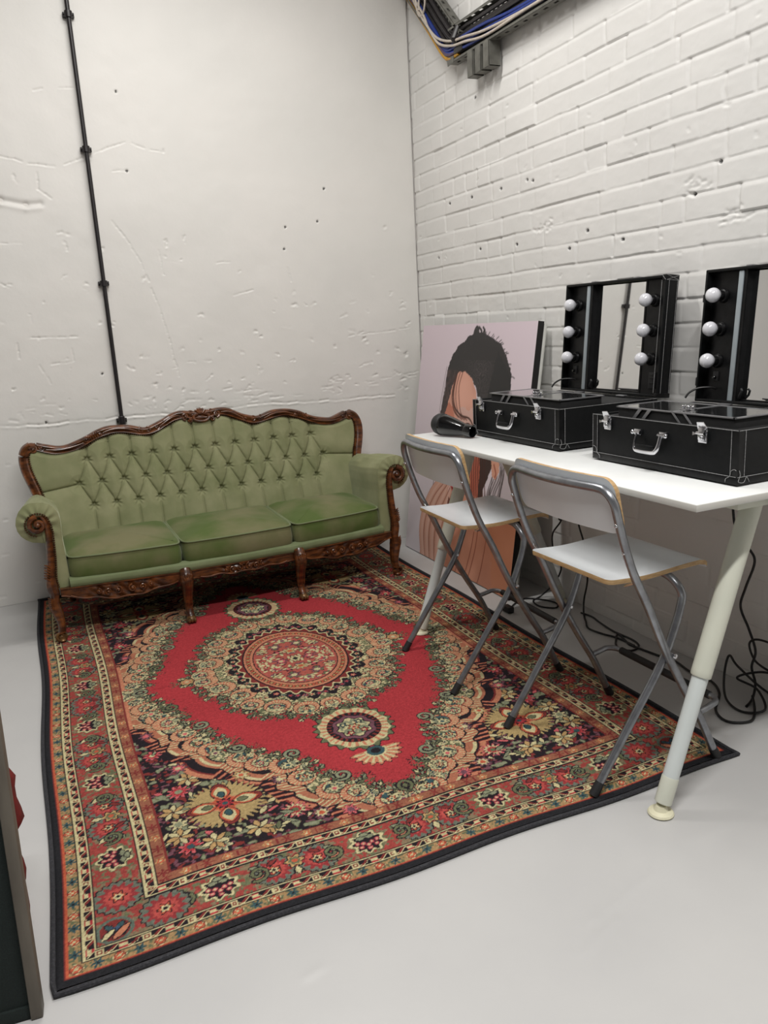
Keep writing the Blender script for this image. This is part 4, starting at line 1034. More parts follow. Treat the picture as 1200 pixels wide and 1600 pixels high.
# ------------------------------------------------------------------ lighted make-up cases (local origin: front left bottom corner; x towards the wall, -y along the table)
CW, CD, CHH = .583, .441, .150
def latch(mb, y, z):
    mb.box((-.010, y - .016, z - .048), (-.001, y + .016, z - .012), .003)
    mb.box((-.016, y - .012, z - .040), (-.008, y + .012, z - .004), .003)
    mb.tube([(-.018, y - .014, z - .020), (-.018, y + .014, z - .020)], .004, 8)
    mb.prism([(-.018, -.008), (.018, -.008), (.010, .016), (-.014, .018)], (0, 1, 0), (-.55, 0, .84), (-.84, 0, -.55), (-.012, y, z - .002), .002)
    mb.sphere((-.017, y - .006, z - .032), .006, 8, 6); mb.prism([(0, 0), (.016, -.005), (.016, .005)], (0, 1, 0), (0, 0, 1), (-1, 0, 0), (-.018, y + .010, z - .022), .002)
def make_case(name, label):
    t = thing(name, label, 'make-up case')
    body = MB()
    w, wi = CW, .010
    H = CHH
    for a, b in [((0, -w, .006), (wi, 0, H)), ((CD - wi, -w, .006), (CD, 0, H)), ((0, -wi, .006), (CD, 0, H)), ((0, -w, .006), (CD, -w + wi, H)), ((0, -w, .006), (CD, 0, .014))]:
        body.box(a, b, .0035)
    o = body.build('body', M_case, t)
    # leather corner strips, base strip, feet, corner patches
    m = MB()
    for (x0, y0, sx, sy) in ((0, 0, 1, -1), (0, -w, 1, 1), (CD, 0, -1, -1), (CD, -w, -1, 1)):
        m.box((x0 - sx * .0016, min(y0 - sy * .0016, y0 + sy * .022), .008), (x0 + sx * .0006, max(y0 - sy * .0016, y0 + sy * .022), H - .002) if sx > 0 else (x0 - sx * .0016, max(y0 - sy * .0016, y0 + sy * .022), H - .002), .0) if sx > 0 else m.box((x0 - .0006, min(y0 - sy * .0016, y0 + sy * .022), .008), (x0 + .0016, max(y0 - sy * .0016, y0 + sy * .022), H - .002))
        m.box((min(x0, x0 + sx * .022), y0 - .0016 if sy > 0 else y0 - .0006, .008), (max(x0, x0 + sx * .022), y0 + .0006 if sy > 0 else y0 + .0016, H - .002))
    m.box((-.0022, -w - .0022, .004), (CD + .0022, .0022, .024), .0015)
    m.build('corner_trim', M_case2, t)
    m = MB()
    for x in (.03, CD - .03):
        for y in (-.03, -w + .03): MB().lathe([(0, 0), (.010, 0), (.011, .004), (.009, .008), (0, .008)], 14, Matrix.Translation((x, y, -.001))).build('rubber_foot', M_matte, t)
    s = MB()
    def th(p): s.tube(p, .0009, 5)
    th([(-.003, -.003, .0255), (-.003, -w + .003, .0255)]); th([(-.002, -w - .003, .0255), (CD, -w - .003, .0255)]); th([(-.003, .0, H), (-.003, -w, H)]); th([(0, -w - .0015, H), (CD, -w - .0015, H)])
    for y in (-.022, -w + .022): th([(-.0025, y, .026), (-.0025, y, H)])
    th([(.022, -w - .0025, .026), (.022, -w - .0025, H)]); th([(-.0025, 0, .026), (-.0025, 0, H)])
    for yc, sg in ((-w, 1), (0, -1)):   # scalloped corner patch
        pts = [(-.004, yc + sg * .036, .008), (-.004, yc + sg * .034, .018), (-.004, yc + sg * .022, .026), (-.004, yc + sg * .018, .040), (-.004, yc + sg * .008, .046), (-.004, yc + sg * .001, .044)]
        th(smooth_path(pts, 5)); 
    pts = [(.002, -w - .004, .044), (.006, -w - .004, .030), (-.0, -w - .004, .014), (.020, -w - .004, .010), (.030, -w - .004, .024), (.040, -w - .004, .010)]
    th(smooth_path(pts, 5))
    s.build('stitching', M_stitch, t)
    m = MB(); latch(m, -.078, H + .004); m.build('latch', M_chrome, t)
    m = MB(); latch(m, -w + .115, H + .004); m.build('latch', M_chrome, t)
    # handle
    yc = -.268; hb = MB()
    for sg in (-1, 1):
        hb.box((-.012, yc + sg * .052 - .014, .104), (-.001, yc + sg * .052 + .014, .122), .002); hb.tube([(-.014, yc + sg * .052 - .015, .112), (-.014, yc + sg * .052 + .015, .112)], .0055, 10)
        hb.sphere((-.014, yc + sg * .068, .112), .0075, 10, 7)
    pts = [(-.014, yc + .050, .112), (-.024, yc + .050, .082), (-.030, yc + .044, .066), (-.032, yc + .03, .060), (-.032, yc - .03, .060), (-.030, yc - .044, .066), (-.024, yc - .050, .082), (-.014, yc - .050, .112)]
    hb.tube(smooth_path(pts, 5), .0042, 10, flat=1.5)
    ho = hb.build('handle', M_chrome, t); MB().box((-.036, yc - .036, .0635), (-.024, yc + .036, .081), .004).build('grip', M_case, ho)
    # stacked inner trays with cantilever arms and clear lid
    tr_ = MB().box((.050, -w + .060, H - .028), (.235, -.060, H + .022), .003).box((.040, -w + .020, H - .035), (CD - .02, -.020, H - .006), .0)
    to = tr_.build('inner_tray', M_felt, t)
    zt = H + .024
    m = MB()
    for a, b in [((.045, -w + .055, zt - .003), (.245, -w + .063, zt + .002)), ((.045, -.063, zt - .003), (.245, -.055, zt + .002)), ((.045, -w + .055, zt - .003), (.052, -.055, zt + .002)), ((.238, -w + .055, zt - .003), (.245, -.055, zt + .002)), ((.045, -.300, zt - .001), (.245, -.294, zt + .0025))]: m.box(a, b, .0008)
    m.build('tray_rim', M_alu, to)
    MB().box((.050, -w + .060, zt - .004), (.240, -.060, zt + .0008), .0).build('clear_lid', M_glass, to)
    m = MB()
    for y in (-.305, -.285):
        m.tube([(.105, y, zt + .002), (.105, y, zt + .008), (.115, y + .004, zt + .012)], .0028, 8); m.sphere((.102, y, zt + .010), .005, 8, 6); m.sphere((.12, y, zt + .008), .004, 8, 6)
    m.box((.098, -.318, zt + .001), (.124, -.272, zt + .004), .001); m.build('lid_catch', M_chrome, to)
    m = MB()
    for y0, dy in ((-.165, .034), (-.205, .034), (-.300, -.034), (-.345, -.034)):
        MB().prism([(-.006, .010), (.006, .014), (dy + .004, -.022), (dy - .006, -.026)], (0, 1, 0), (0, 0, 1), (-1, 0, 0), (.047, y0, H + .010), .003).build('tray_arm', M_alu, to)
    m = MB()
    for y in (-.14, -.40): MB().box((CD - .018, y - .022, H - .002), (CD + .004, y + .022, H + .003), .001).build('lid_hinge', M_alu, t)
    # lid standing open: its own frame; u along -y, v up the lid, n towards the wall
    lean = .074; U = Vector((math.sin(lean), 0, math.cos(lean))); N = Vector((math.cos(lean), 0, -math.sin(lean))); T_ = .060
    M = Matrix(((N.x, 0, U.x, CD), (N.y, 1, U.y, 0), (N.z, 0, U.z, H + .002), (0, 0, 0, 1)))     # local (n, y, v)
    def bx(mb, a, b, bev=0): mb.box(a, b, bev, M)
    m = MB(); bx(m, (0, -w, 0), (T_, -w + .009, CD), .003); bx(m, (0, -.009, 0), (T_, 0, CD), .003); bx(m, (0, -w, CD - .010), (T_, 0, CD), .003); bx(m, (0, -w, 0), (T_, 0, .010), .003); bx(m, (T_ - .008, -w, 0), (T_, 0, CD), .002)
    lid = m.build('lid', M_case, t)
    m = MB(); bx(m, (-.0015, -w - .0015, CD - .018), (T_ + .001, -w + .018, CD + .0015), .002); m.build('lid_corner', M_case2, lid)
    m = MB(); bx(m, (-.0015, -w - .0015, -.0015), (T_ + .001, -w + .016, .016), .002); m.build('lid_corner', M_case2, lid)
    m = MB(); bx(m, (.030, -w + .009, .010), (.034, -w + .130, CD - .010)); m.build('lamp_panel', M_case2, lid)
    m = MB(); bx(m, (.030, -.150, .010), (.034, -.009, CD - .010)); bx(m, (.010, -.165, .010), (.034, -.150, CD - .010)); m.build('lamp_panel', M_case2, lid)
    m = MB(); bx(m, (.006, -.152, .010), (.012, -.134, CD - .012), .001); m.build('light_strip', M_frost, lid)
    m = MB(); bx(m, (.036, -w + .128, .014), (.040, -.160, CD - .014)); m.build('mirror', M_mirror, lid)
    m = MB(); bx(m, (.012, -.166, .010), (.038, -.160, CD - .010)); bx(m, (.028, -w + .124, .010), (.038, -w + .132, CD - .010)); bx(m, (.030, -w + .125, .008), (.041, -.160, .016)); m.build('mirror_frame', M_case2, lid)
    s = MB()
    def tl(p): s.tube([(M @ Vector(q))[:] for q in p], .0009, 5)
    tl([(-.003, -w + .018, .016), (-.003, -w + .018, CD - .018)]); tl([(.012, -w - .003, .016), (.012, -w - .003, CD - .018)]); tl([(T_ - .008, -w - .003, .016), (T_ - .008, -w - .003, CD - .018)])
    tl([(0, -w - .003, CD - .018), (T_, -w - .003, CD - .018)]); tl([(0, -w - .003, CD - .018), (T_, -w - .003, CD)]); tl([(0, -w - .003, CD), (T_, -w - .003, CD - .018)]); tl([(-.003, -w, CD - .018), (-.003, -w + .018, CD)])
    s.build('lid_stitching', M_stitch, lid)
    zs_ = [.355, .245, .140]
    for yb_ in (-.058, -w + .078):
        for zb_ in zs_:
            sk = MB(); Mb = M @ Matrix.Translation((.030, yb_, zb_)) @ Matrix.Rotation(-PI / 2, 4, 'Y')
            sk.lathe([(0, 0), (.023, 0), (.024, .004), (.021, .010), (.017, .012), (.0165, .022), (.014, .026), (0, .026)], 20, Mb); sk.build('lamp_socket', M_case2, lid)
            bb = MB(); bb.lathe([(.011, .022), (.0135, .028), (.021, .036), (.0245, .046), (.0245, .053), (.020, .064), (.012, .070), (0, .072)], 24, Mb); bb.build('bulb', M_bulb, lid, smooth=80)
    sw = MB(); bx(sw, (.024, -.070, .072), (.031, -.048, .104), .002); sw.build('switch_plate', M_matte, lid)
    k = MB(); k.lathe([(0, 0), (.006, 0), (.006, .008), (.004, .010), (0, .010)], 12, M @ Matrix.Translation((.024, -.059, .084)) @ Matrix.Rotation(-PI / 2, 4, 'Y')); k.build('knob', M_plas, lid)
    so2 = MB(); bx(so2, (.024, -w + .042, .030), (.031, -w + .078, .092), .002)
    for q in (.05, .068, .08): bx(so2, (.021, -w + .050, q), (.025, -w + .070, q + .003))
    so2.build('socket_plate', M_matte, lid)
    for a, b in ((.335, .362), (.052, .082)): m = MB(); bx(m, (.012, .0, a), (.034, .016, b), .003); m.build('side_catch', M_matte, lid)
    for a, b in ((-.185, -.160), (-w + .150, -w + .178)): m = MB(); bx(m, (.004, a, CD - .001), (.030, b, CD + .004), .001); m.build('top_staple', M_alu, lid)
    c = MB(); c.tube([(M @ Vector(q))[:] for q in smooth_path([(.030, -.060, .046), (.010, -.052, .050), (-.020, -.030, .046), (-.040, -.012, .030), (-.050, -.006, .012)], 6)], .0035, 8); c.build('power_lead', M_cable, lid)
    m = MB(); m.tube([(M @ Vector(q))[:] for q in [(.02, -.170, .02), (.015, -.176, .03), (.018, -.182, .045), (.02, -.176, .05)]], .004, 8); m.build('hook', M_matte, lid)
    return t
cs = make_case('makeup_case', 'black lighted make-up case beside the hair dryer, lid mirror reflecting the pipe')
cs.location = (-.596, -1.666, TZ + .013 - .012); cs.rotation_euler = (0, 0, .012)
cs2 = dup(cs, (-.590, -2.437, TZ + .001), -.018 * -1 * -1, 'black lighted make-up case nearest the viewer, at the open end of the table')
cs2.rotation_euler = (0, 0, .018)
# ------------------------------------------------------------------ hair dryer
hd = thing('hair_dryer', 'glossy black hair dryer lying on the far end of the white table', 'hair dryer', (-.690, -1.595, TZ + .001), math.radians(-72))
Mx = Matrix.Translation((0, 0, .044)) @ Matrix.Rotation(math.radians(7), 4, 'Y') @ Matrix.Rotation(PI / 2, 4, 'Y')
MB().lathe([(0, -.062), (.018, -.061), (.032, -.055), (.041, -.042), (.0445, -.022), (.044, 0), (.040, .030), (.034, .062), (.027, .095), (.0235, .112), (.0235, .116)], 32, Mx).build('body', M_plas, hd, smooth=60)
MB().lathe([(0.0235, .112), (.0255, .114), (.0262, .120), (.0255, .150), (.024, .152), (.021, .150), (.020, .118), (0, .116)], 28, Mx).build('nozzle', M_plas, hd)
MB().lathe([(0, -.0655), (.020, -.0645), (.034, -.058), (.0432, -.044), (.0462, -.026), (.0462, -.016), (.044, -.014)], 32, Mx).build('intake_cap', M_matte, hd, smooth=60)
MB().tube([(-.01, .018, .040), (-.006, .050, .030), (.004, .088, .020), (.012, .120, .017)], [.019, .018, .0165, .0145], 14).build('handle', M_plas, hd)
MB().tube(smooth_path([(.012, .118, .017), (.02, .14, .010), (.05, .165, .006), (.10, .17, .005), (.145, .15, .005)], 5), .0034, 8).build('cord', M_cable, hd)
# ------------------------------------------------------------------ printed canvas leaning on the brick wall
PW, PH = 1.185, 1.352; px_ = .0045
nu, nv = int(PW / px_) + 1, int(PH / px_) + 1
gu = np.linspace(0, PW, nu); gv = np.linspace(0, PH, nv); UU, VV = np.meshgrid(gu, gv)
im = np.zeros((nv, nu, 3)); im[:] = (216, 200, 208)
im += (np.array([(208, 201, 204)]) - im) * np.clip((1 - VV / PH) * .8, 0, 1)[..., None]
def pin(poly, wob=.004, seed=0):
    U2 = UU + (vnoise(UU.shape, 5, seed, 2) - .5) * wob * 2; V2 = VV + (vnoise(UU.shape, 5, seed + 1, 2) - .5) * wob * 2
    ins = np.zeros(UU.shape, bool); j = len(poly) - 1
    for i in range(len(poly)):
        xi, yi = poly[i]; xj, yj = poly[j]
        ins ^= ((yi > V2) != (yj > V2)) & (U2 < (xj - xi) * (V2 - yi) / (yj - yi + 1e-12) + xi); j = i
    return ins
def pst(pts, w, col, a=1.0):
    pts = [np.array(p[:2], float) for p in smooth_path([(p[0], p[1], 0) for p in pts], 5)]
    d = np.full(UU.shape, 9.0)
    for p, q in zip(pts[:-1], pts[1:]):
        ab = q - p; t = np.clip(((UU - p[0]) * ab[0] + (VV - p[1]) * ab[1]) / (ab @ ab + 1e-9), 0, 1); d = np.minimum(d, np.hypot(UU - p[0] - t * ab[0], VV - p[1] - t * ab[1]))
    k = (np.clip((w + .003 - d) / .004, 0, 1) * a)[..., None]; im[:] = im * (1 - k) + np.array(col) * k
def pfill(m, col, a=1.0): im[m] = im[m] * (1 - a) + np.array(col) * a
# shoulders, neck and chest
body = [(.60, .74), (.76, .74), (.88, .70), (.86, .58), (.84, .48), (.87, .43), (.98, .415), (1.19, .40), (1.19, -.01), (.47, -.01), (.47, .30), (.55, .42), (.60, .55)]
mb_ = pin(body, .004, 3); pfill(mb_, (196, 134, 108))
n1 = vnoise(UU.shape, 45, 61, 2)
im[mb_] += ((n1[mb_] - .5) * 34)[:, None] * np.array([1, .9, .8])
pfill(pin([(.66, .72), (.80, .72), (.82, .45), (.66, .44), (.58, .52), (.60, .62)], .006, 5), (186, 96, 76), .75)      # redder neck
pfill(pin([(.52, .50), (.60, .60), (.60, .70), (.52, .68)], .004, 6), (212, 160, 140))
pfill(pin([(.90, .40), (1.19, .38), (1.19, .0), (1.02, .0), (.98, .2)], .02, 8), (198, 128, 92), .6)
pfill(pin([(.86, .44), (1.0, .41), (.90, .36), (.70, .40)], .01, 9), (150, 80, 58), .6)
# face
face = [(.47, 1.12), (.61, 1.09), (.68, 1.0), (.72, .90), (.73, .74), (.66, .60), (.55, .47), (.46, .45), (.40, .60), (.33, .74), (.30, .84), (.36, .93), (.42, 1.03)]
mf = pin(face, .003, 10); pfill(mf, (214, 158, 138)); im[mf] += ((vnoise(UU.shape, 30, 62, 2)[mf] - .5) * 30)[:, None]
pfill(pin([(.30, .84), (.36, .93), (.45, .90), (.50, .78), (.40, .70)], .01, 12) & mf, (192, 112, 88), .7)
pfill(pin([(.47, .90), (.70, .90), (.72, .72), (.56, .74)], .02, 13) & mf, (212, 176, 166), .8)
pfill(pin([(.60, .60), (.72, .72), (.66, .58), (.57, .48)], .004, 14), (170, 96, 78), .7)
# nose, lips (below the level of the table)
pst([(.40, .74), (.375, .68), (.40, .655), (.44, .66)], .006, (150, 88, 72)); pst([(.36, .80), (.42, .815), (.47, .80)], .006, (60, 40, 36)); pst([(.56, .80), (.63, .82), (.69, .80)], .006, (60, 40, 36))
pfill(pin([(.448, .475), (.50, .485), (.535, .455), (.505, .40), (.475, .42)], .002, 15), (186, 30, 34)); pst([(.455, .452), (.50, .45), (.53, .455)], .003, (110, 14, 18))
for k in range(60):      # soft mottled skin tone
    u_, v_ = rs.uniform(.40, 1.15), rs.uniform(.0, .95); r_ = rs.uniform(.03, .10); g_ = np.exp(-((UU - u_) ** 2 + (VV - v_) ** 2) / r_ ** 2) * (mf | mb_)
    im[:] += g_[..., None] * rs.uniform(-13, 11) * np.array([1, .95, .9])
# hair
hair = [(.27, .74), (.30, .83), (.322, .93), (.341, 1.033), (.345, 1.105), (.394, 1.191), (.445, 1.233), (.518, 1.26), (.55, 1.285), (.60, 1.295), (.62, 1.325), (.655, 1.30), (.70, 1.305), (.791, 1.279), (.882, 1.247), (.956, 1.172), (1.005, 1.099), (1.017, 1.0), (1.01, .92), (.98, .80), (.93, .66), (.88, .56), (.85, .50), (.84, .44), (.80, .45), (.80, .60), (.76, .72), (.735, .80), (.72, .92), (.69, 1.0), (.62, 1.07), (.55, 1.10), (.47, 1.09), (.42, 1.02), (.39, .93), (.36, .85), (.33, .75)]
mh = pin(hair, .006, 20); pfill(mh, (48, 45, 45)); 
st_ = vnoise((nv, nu), 3, 70, 1); ang_ = np.arctan2(VV - 1.16, UU - .72)
sh = np.sin(ang_ * 120 + st_ * 7) * .5 + .5; region = mh & (UU < .88) & (VV < 1.16) & (np.hypot(UU - .72, VV - 1.05) < .42)
im[region] += (sh[region] ** 3 * 38 * np.clip(1.0 - np.abs(UU[region] - .70) / .25, 0, 1))[:, None] * np.array([1, .9, .9])
pfill(pin([(.86, 1.22), (1.0, 1.08), (1.01, .92), (.92, .70), (.84, .80), (.80, 1.0)], .01, 22) & mh, (40, 39, 39), .9)
pfill(mh & (VV < .72), (82, 46, 34), .45)
soft = mh & (UU < .46) & (VV < 1.1); im[soft] = im[soft] * .7 + np.array([120, 84, 76]) * (.3 * (.5 + st_[soft]))[:, None]
prn = random.Random(3)
for k in range(26):
    th = prn.uniform(.25, 2.3); a = .72 + .29 * math.cos(th); b = 1.0 + .27 * math.sin(th); dl_ = prn.uniform(.02, .04)
    pst([(a, b), (a + dl_ * .5 * math.cos(th + .6), b + dl_ * .5 * math.sin(th + .6)), (a + dl_ * math.cos(th - .1), b + dl_ * math.sin(th - .1))], .0016, (58, 54, 54), .8)
for k in range(9): a = .60 + .014 * k; pst([(a, 1.28), (a + prn.uniform(-.01, .01), 1.31), (a + prn.uniform(-.02, .02), 1.325 + prn.uniform(-.01, .012))], .005, (50, 47, 47), 1)
for k in range(2):
    u = .335 - k * .018; pst([(u + .02, 1.12), (u - .005, 1.0), (u - .02 - k * .003, .86), (u - .02, .70), (u - .03 + prn.uniform(-.02, .02), .50), (u - .05, .22 + k * .03)], .0010, (62, 52, 52), .6)
for k in range(3): 
    x = .47 + k * .028; pst([(x, 1.10), (x - .03, 1.02), (x - .035 + k * .01, .94), (x + .02, .87), (x + .09, .84)], .0022, (92, 50, 38), .8)
pst([(.46, 1.08), (.44, .98), (.47, .90), (.55, .86), (.64, .85), (.70, .80)], .004, (70, 40, 32)); pst([(.45, 1.07), (.425, .97), (.46, .885), (.52, .85)], .003, (84, 48, 36))
for k in range(10):
    x = .90 + k * .013; pst([(x, .72), (x + prn.uniform(.0, .05), .60), (x + prn.uniform(-.02, .04), .50), (x + prn.uniform(-.05, .0), .40)], .0022, (74, 64, 64), .85)
for k in range(8):
    x = .70 + k * .022; pst([(x - .02, .72), (x - .01, .60), (x + .01, .50), (x + .03, .42)], .003, (70, 36, 28), .8)
for (a, b, c) in [(.70, .36, .66), (.84, .33, .80), (.93, .30, .90), (.80, .26, .76)]: pst([(a, b), (a - .01, .18), (c, .06), (c - .02, .0)], .0024, (130, 66, 48), .8)
pfill(pin([(.90, .66), (.975, .665), (.985, .61), (.955, .565), (.92, .58)], .002, 30), (206, 150, 126)); pst([(.93, .64), (.955, .60), (.95, .58)], .004, (150, 82, 64))
# hand with four long fingers laid together
pfill(pin([(.185, .15), (.20, .26), (.235, .33), (.47, .36), (.49, .15), (.50, -.01), (.20, -.01)], .003, 33), (198, 148, 126))
fing = [[(.245, .0), (.20, .14), (.215, .26), (.29, .385), (.385, .470)], [(.30, .0), (.265, .15), (.285, .27), (.35, .385), (.43, .470)], [(.36, .0), (.335, .15), (.355, .27), (.41, .37), (.470, .462)], [(.42, .0), (.405, .15), (.42, .25), (.455, .33), (.492, .43)]]
for f in fing: pst(f, .031, (150, 96, 78)); 
for f in fing: pst(f, .0285, (206, 158, 138)); pst([(p[0] + .006, p[1]) for p in f], .010, (216, 176, 158), .7); pst([(f[-1][0] - .006, f[-1][1] + .008), (f[-1][0] + .003, f[-1][1] + .020)], .010, (218, 178, 170))
for f in fing: pst([(p[0] + .029, p[1] - .012) for p in f], .0028, (150, 92, 74), .8)
pfill(pin([(.49, .40), (.52, .38), (.50, .20), (.48, .0), (.47, .0), (.475, .3)], .002, 35), (92, 48, 38), .8)
im = np.clip(im, 8, 245) / 255; im = np.where(im <= .04045, im / 12.92, ((im + .055) / 1.055) ** 2.4)
pst_ = thing('canvas_print', 'large canvas print of a person with wet dark hair, leaning behind the table', 'picture', (-.262, -.19, .004))
Tv = np.array([.194, 0, 1.341]); Tv /= np.linalg.norm(Tv); Nv = np.array([Tv[2], 0, -Tv[0]])    # Nv points to the wall
# gently rounded corners like the board in the photo
P = UU[..., None] * np.array([0, -1, 0]) + VV[..., None] * Tv
fast_grid('print', P, M_print, im, pst_, smooth=False)
Mt = Matrix(((Nv[0], 0, Tv[0], 0), (0, -1, 0, 0), (Nv[2], 0, Tv[2], 0), (0, 0, 0, 1)))      # (n, u, v)
MB().box((.0006, .0, .0), (.034, PW, PH), 0, Mt).build('canvas_edge', M_bcanv, pst_)
MB().box((.0004, PW - .012, .0), (.0008, PW + .0, PH), 0, Mt).build('print_margin', M_wcanv, pst_)
bd = tag(MB().box((.036, -.006, .002), (.044, PW + .012, PH - .008), .001, Mt).build('white_board', M_wcanv), 'thin white board standing directly behind the canvas print', 'board'); bd.location = (-.262, -.19, .003)
# ------------------------------------------------------------------ conduit on the back wall
cd = thing('conduit_pipe', 'thin black conduit pipe running up the back wall behind the sofa', 'pipe', (-1.845, -.03, .50))
MB().tube([(0, 0, 0), (0, 0, 3.19)], .0108, 14).build('pipe', M_pipe, cd)
MB().tube([(0, 0, .375), (0, 0, .380), (0, 0, .455), (0, 0, .460)], [.012, .0165, .0165, .012], 14).build('coupling', M_pipe, cd)
for z in (2.911, 2.303, 1.652, .935):
    m = MB().tube([(0, 0, z - .5 - .014), (0, 0, z - .5 + .014)], .0185, 16); m.box((-.027, .006, z - .5 - .011), (.027, .028, z - .5 + .011), .002)
    m.sphere((-.022, .004, z - .5), .004, 8, 6); m.sphere((.022, .004, z - .5), .004, 8, 6); m.build('saddle_clip', M_pipe, cd)
# ------------------------------------------------------------------ cable tray on the brick wall (y, z in the wall plane; x off the wall)
tray = thing('cable_tray', 'galvanised perforated cable tray bent in a V high on the brick wall', 'cable tray', (0, -.62, 2.62))
def wp(y, z, x): return (x - .014, y + .62, z - 2.62)
W_ = .165; X0, X1 = -.012, -.062
def tray_run(p, q, nrm, nm, mb):
    """p,q: outer edge; nrm: unit vector towards the inner edge"""
    p = np.array(p); q = np.array(q); nrm = np.array(nrm); L = np.linalg.norm(q - p); d = (q - p) / L
    step = .040; n = int(L / step)
    rows_ = [(.0, .018), (.018, .026), (.026, .052), (.052, .060), (.060, .104), (.104, .112), (.112, .138), (.138, .146), (.146, W_)]
    def quad(a0, a1, b0, b1, x):
        P4 = [p + d * a0 + nrm * b0, p + d * a1 + nrm * b0, p + d * a1 + nrm * b1, p + d * a0 + nrm * b1]
        V = [wp(*P_, x) for P_ in P4] + [wp(*P_, x + .0015) for P_ in P4]
        mb.add(V, [(0, 1, 2, 3), (7, 6, 5, 4), (0, 1, 5, 4), (1, 2, 6, 5), (2, 3, 7, 6), (3, 0, 4, 7)])
    for i, (b0, b1) in enumerate(rows_):
        if i % 2 == 0: quad(0, L, b0, b1, X0)
        else:
            for k in range(n + 1): quad(max(0, k * step - .009), min(L, k * step + .009), b0, b1, X0)
    # side flanges with slots, returned lip
    for b, s in ((0, 1), (W_, -1)):
        for (xa, xb) in ((X0, -.030), (-.044, X1)):
            A_1 = p + nrm * b; B_1 = q + nrm * b; o = nrm * .0016 * s
            V = [wp(*A_1, xa), wp(*B_1, xa), wp(*B_1, xb), wp(*A_1, xb), wp(*(A_1 + o), xa), wp(*(B_1 + o), xa), wp(*(B_1 + o), xb), wp(*(A_1 + o), xb)]
            mb.add(V, [(0, 1, 2, 3), (7, 6, 5, 4), (0, 1, 5, 4), (1, 2, 6, 5), (2, 3, 7, 6), (3, 0, 4, 7)])
        k = 0.0
        while k < L:
            A_1 = p + nrm * b + d * k; B_1 = p + nrm * b + d * min(L, k + .045); o = nrm * .0016 * s
            V = [wp(*A_1, -.030), wp(*B_1, -.030), wp(*B_1, -.044), wp(*A_1, -.044), wp(*(A_1 + o), -.030), wp(*(B_1 + o), -.030), wp(*(B_1 + o), -.044), wp(*(A_1 + o), -.044)]
            mb.add(V, [(0, 1, 2, 3), (7, 6, 5, 4), (0, 1, 5, 4), (1, 2, 6, 5), (2, 3, 7, 6), (3, 0, 4, 7)]); k += .075
        A_1 = p + nrm * b; B_1 = q + nrm * b; o = nrm * .012 * s
        V = [wp(*A_1, X1), wp(*B_1, X1), wp(*(B_1 + o), X1), wp(*(A_1 + o), X1), wp(*A_1, X1 + .0015), wp(*B_1, X1 + .0015), wp(*(B_1 + o), X1 + .0015), wp(*(A_1 + o), X1 + .0015)]
        mb.add(V, [(0, 1, 2, 3), (7, 6, 5, 4), (0, 1, 5, 4), (1, 2, 6, 5), (2, 3, 7, 6), (3, 0, 4, 7)])
for yy_ in (-.9, -1.6, -2.3, -3.0): MB().box((-.028, yy_ + .62 - .02, .03), (-.012, yy_ + .62 + .02, .09)).build('wall_spacer', M_galv, tray)
O_ = (-.615, 2.640); r2 = 1 / math.sqrt(2)
m = MB(); tray_run(O_, (-3.5, 2.585), (0, 1), 'a', m); m.build('straight_run', M_galv, tray)
m = MB(); tray_run(O_, (-.615 + .60, 2.640 + .60), (-r2, r2), 'b', m); m.build('sloping_run', M_galv, tray)
m = MB(); m.prism([(0, 0), (-.10, .13), (-.16, .16), (-.165, .10)], (0, 1, 0), (0, 0, 1), (1, 0, 0), wp(-.60, 2.645, X0 - .002), .002)
m.prism([(.01, -.012), (-.05, -.008), (-.055, .022), (.02, .03)], (0, 1, 0), (0, 0, 1), (1, 0, 0), wp(-.615, 2.645, X1 - .002), .003); m.build('joint_plate', M_galv, tray)
m = MB()   # wall bracket of slotted channel beneath the tray
for k, yy_ in enumerate((-.80, -.875, -.95)):
    m.box(wp(yy_ - .060, 2.525, -.062), wp(yy_, 2.528, -.004)); m.box(wp(yy_ - .003, 2.525, -.062), wp(yy_, 2.640, -.004)); m.box(wp(yy_ - .060, 2.525, -.062), wp(yy_ - .057, 2.640, -.004)); m.box(wp(yy_ - .052, 2.525, -.066), wp(yy_ - .008, 2.640, -.058), .002)
m.build('channel_bracket', M_galv, tray)
m = MB().tube([wp(-.70, 2.70, -.055), wp(-.705, 2.735, -.085), wp(-.71, 2.79, -.06)], [.012, .016, .012], 8, flat=.4); m.box(wp(-.76, 2.668, -.065), wp(-.67, 2.700, -.045), .006); m.build('clip', M_dcab, tray)
def cab(name, pts, r, mt, label, group=None, cat='cable'):
    o = MB().tube([tuple(p) for p in smooth_path(pts, 8)], r, 10).build(name, mt); tag(o, label, cat, group); return o
def wq(y, z, x): return (x - .014, y, z)
for k in range(6):
    off = .035 + k * .018; xo = -.030 - .010 * (k % 2)
    pts = [wq(-3.45, 2.60 + off + .01, xo), wq(-2.2, 2.615 + off + .008 * math.sin(k), xo - .004), wq(-1.5, 2.63 + off, xo), wq(-1.0, 2.64 + off, xo - .006), wq(-.78 + .0 * k, 2.65 + off, xo), wq(-.60 - off * .30, 2.67 + off * .95, xo), wq(-.45 - off * .55, 2.80 + off * .75, xo), wq(-.25 - off * .7, 3.0 + off * .72, xo), wq(-.05 - off * .7, 3.2 + off * .7, xo)]
    cab('power_cable', pts, .0095, M_dcab, 'dark grey cable bundled in the wall cable tray', 'dark cables in the tray')
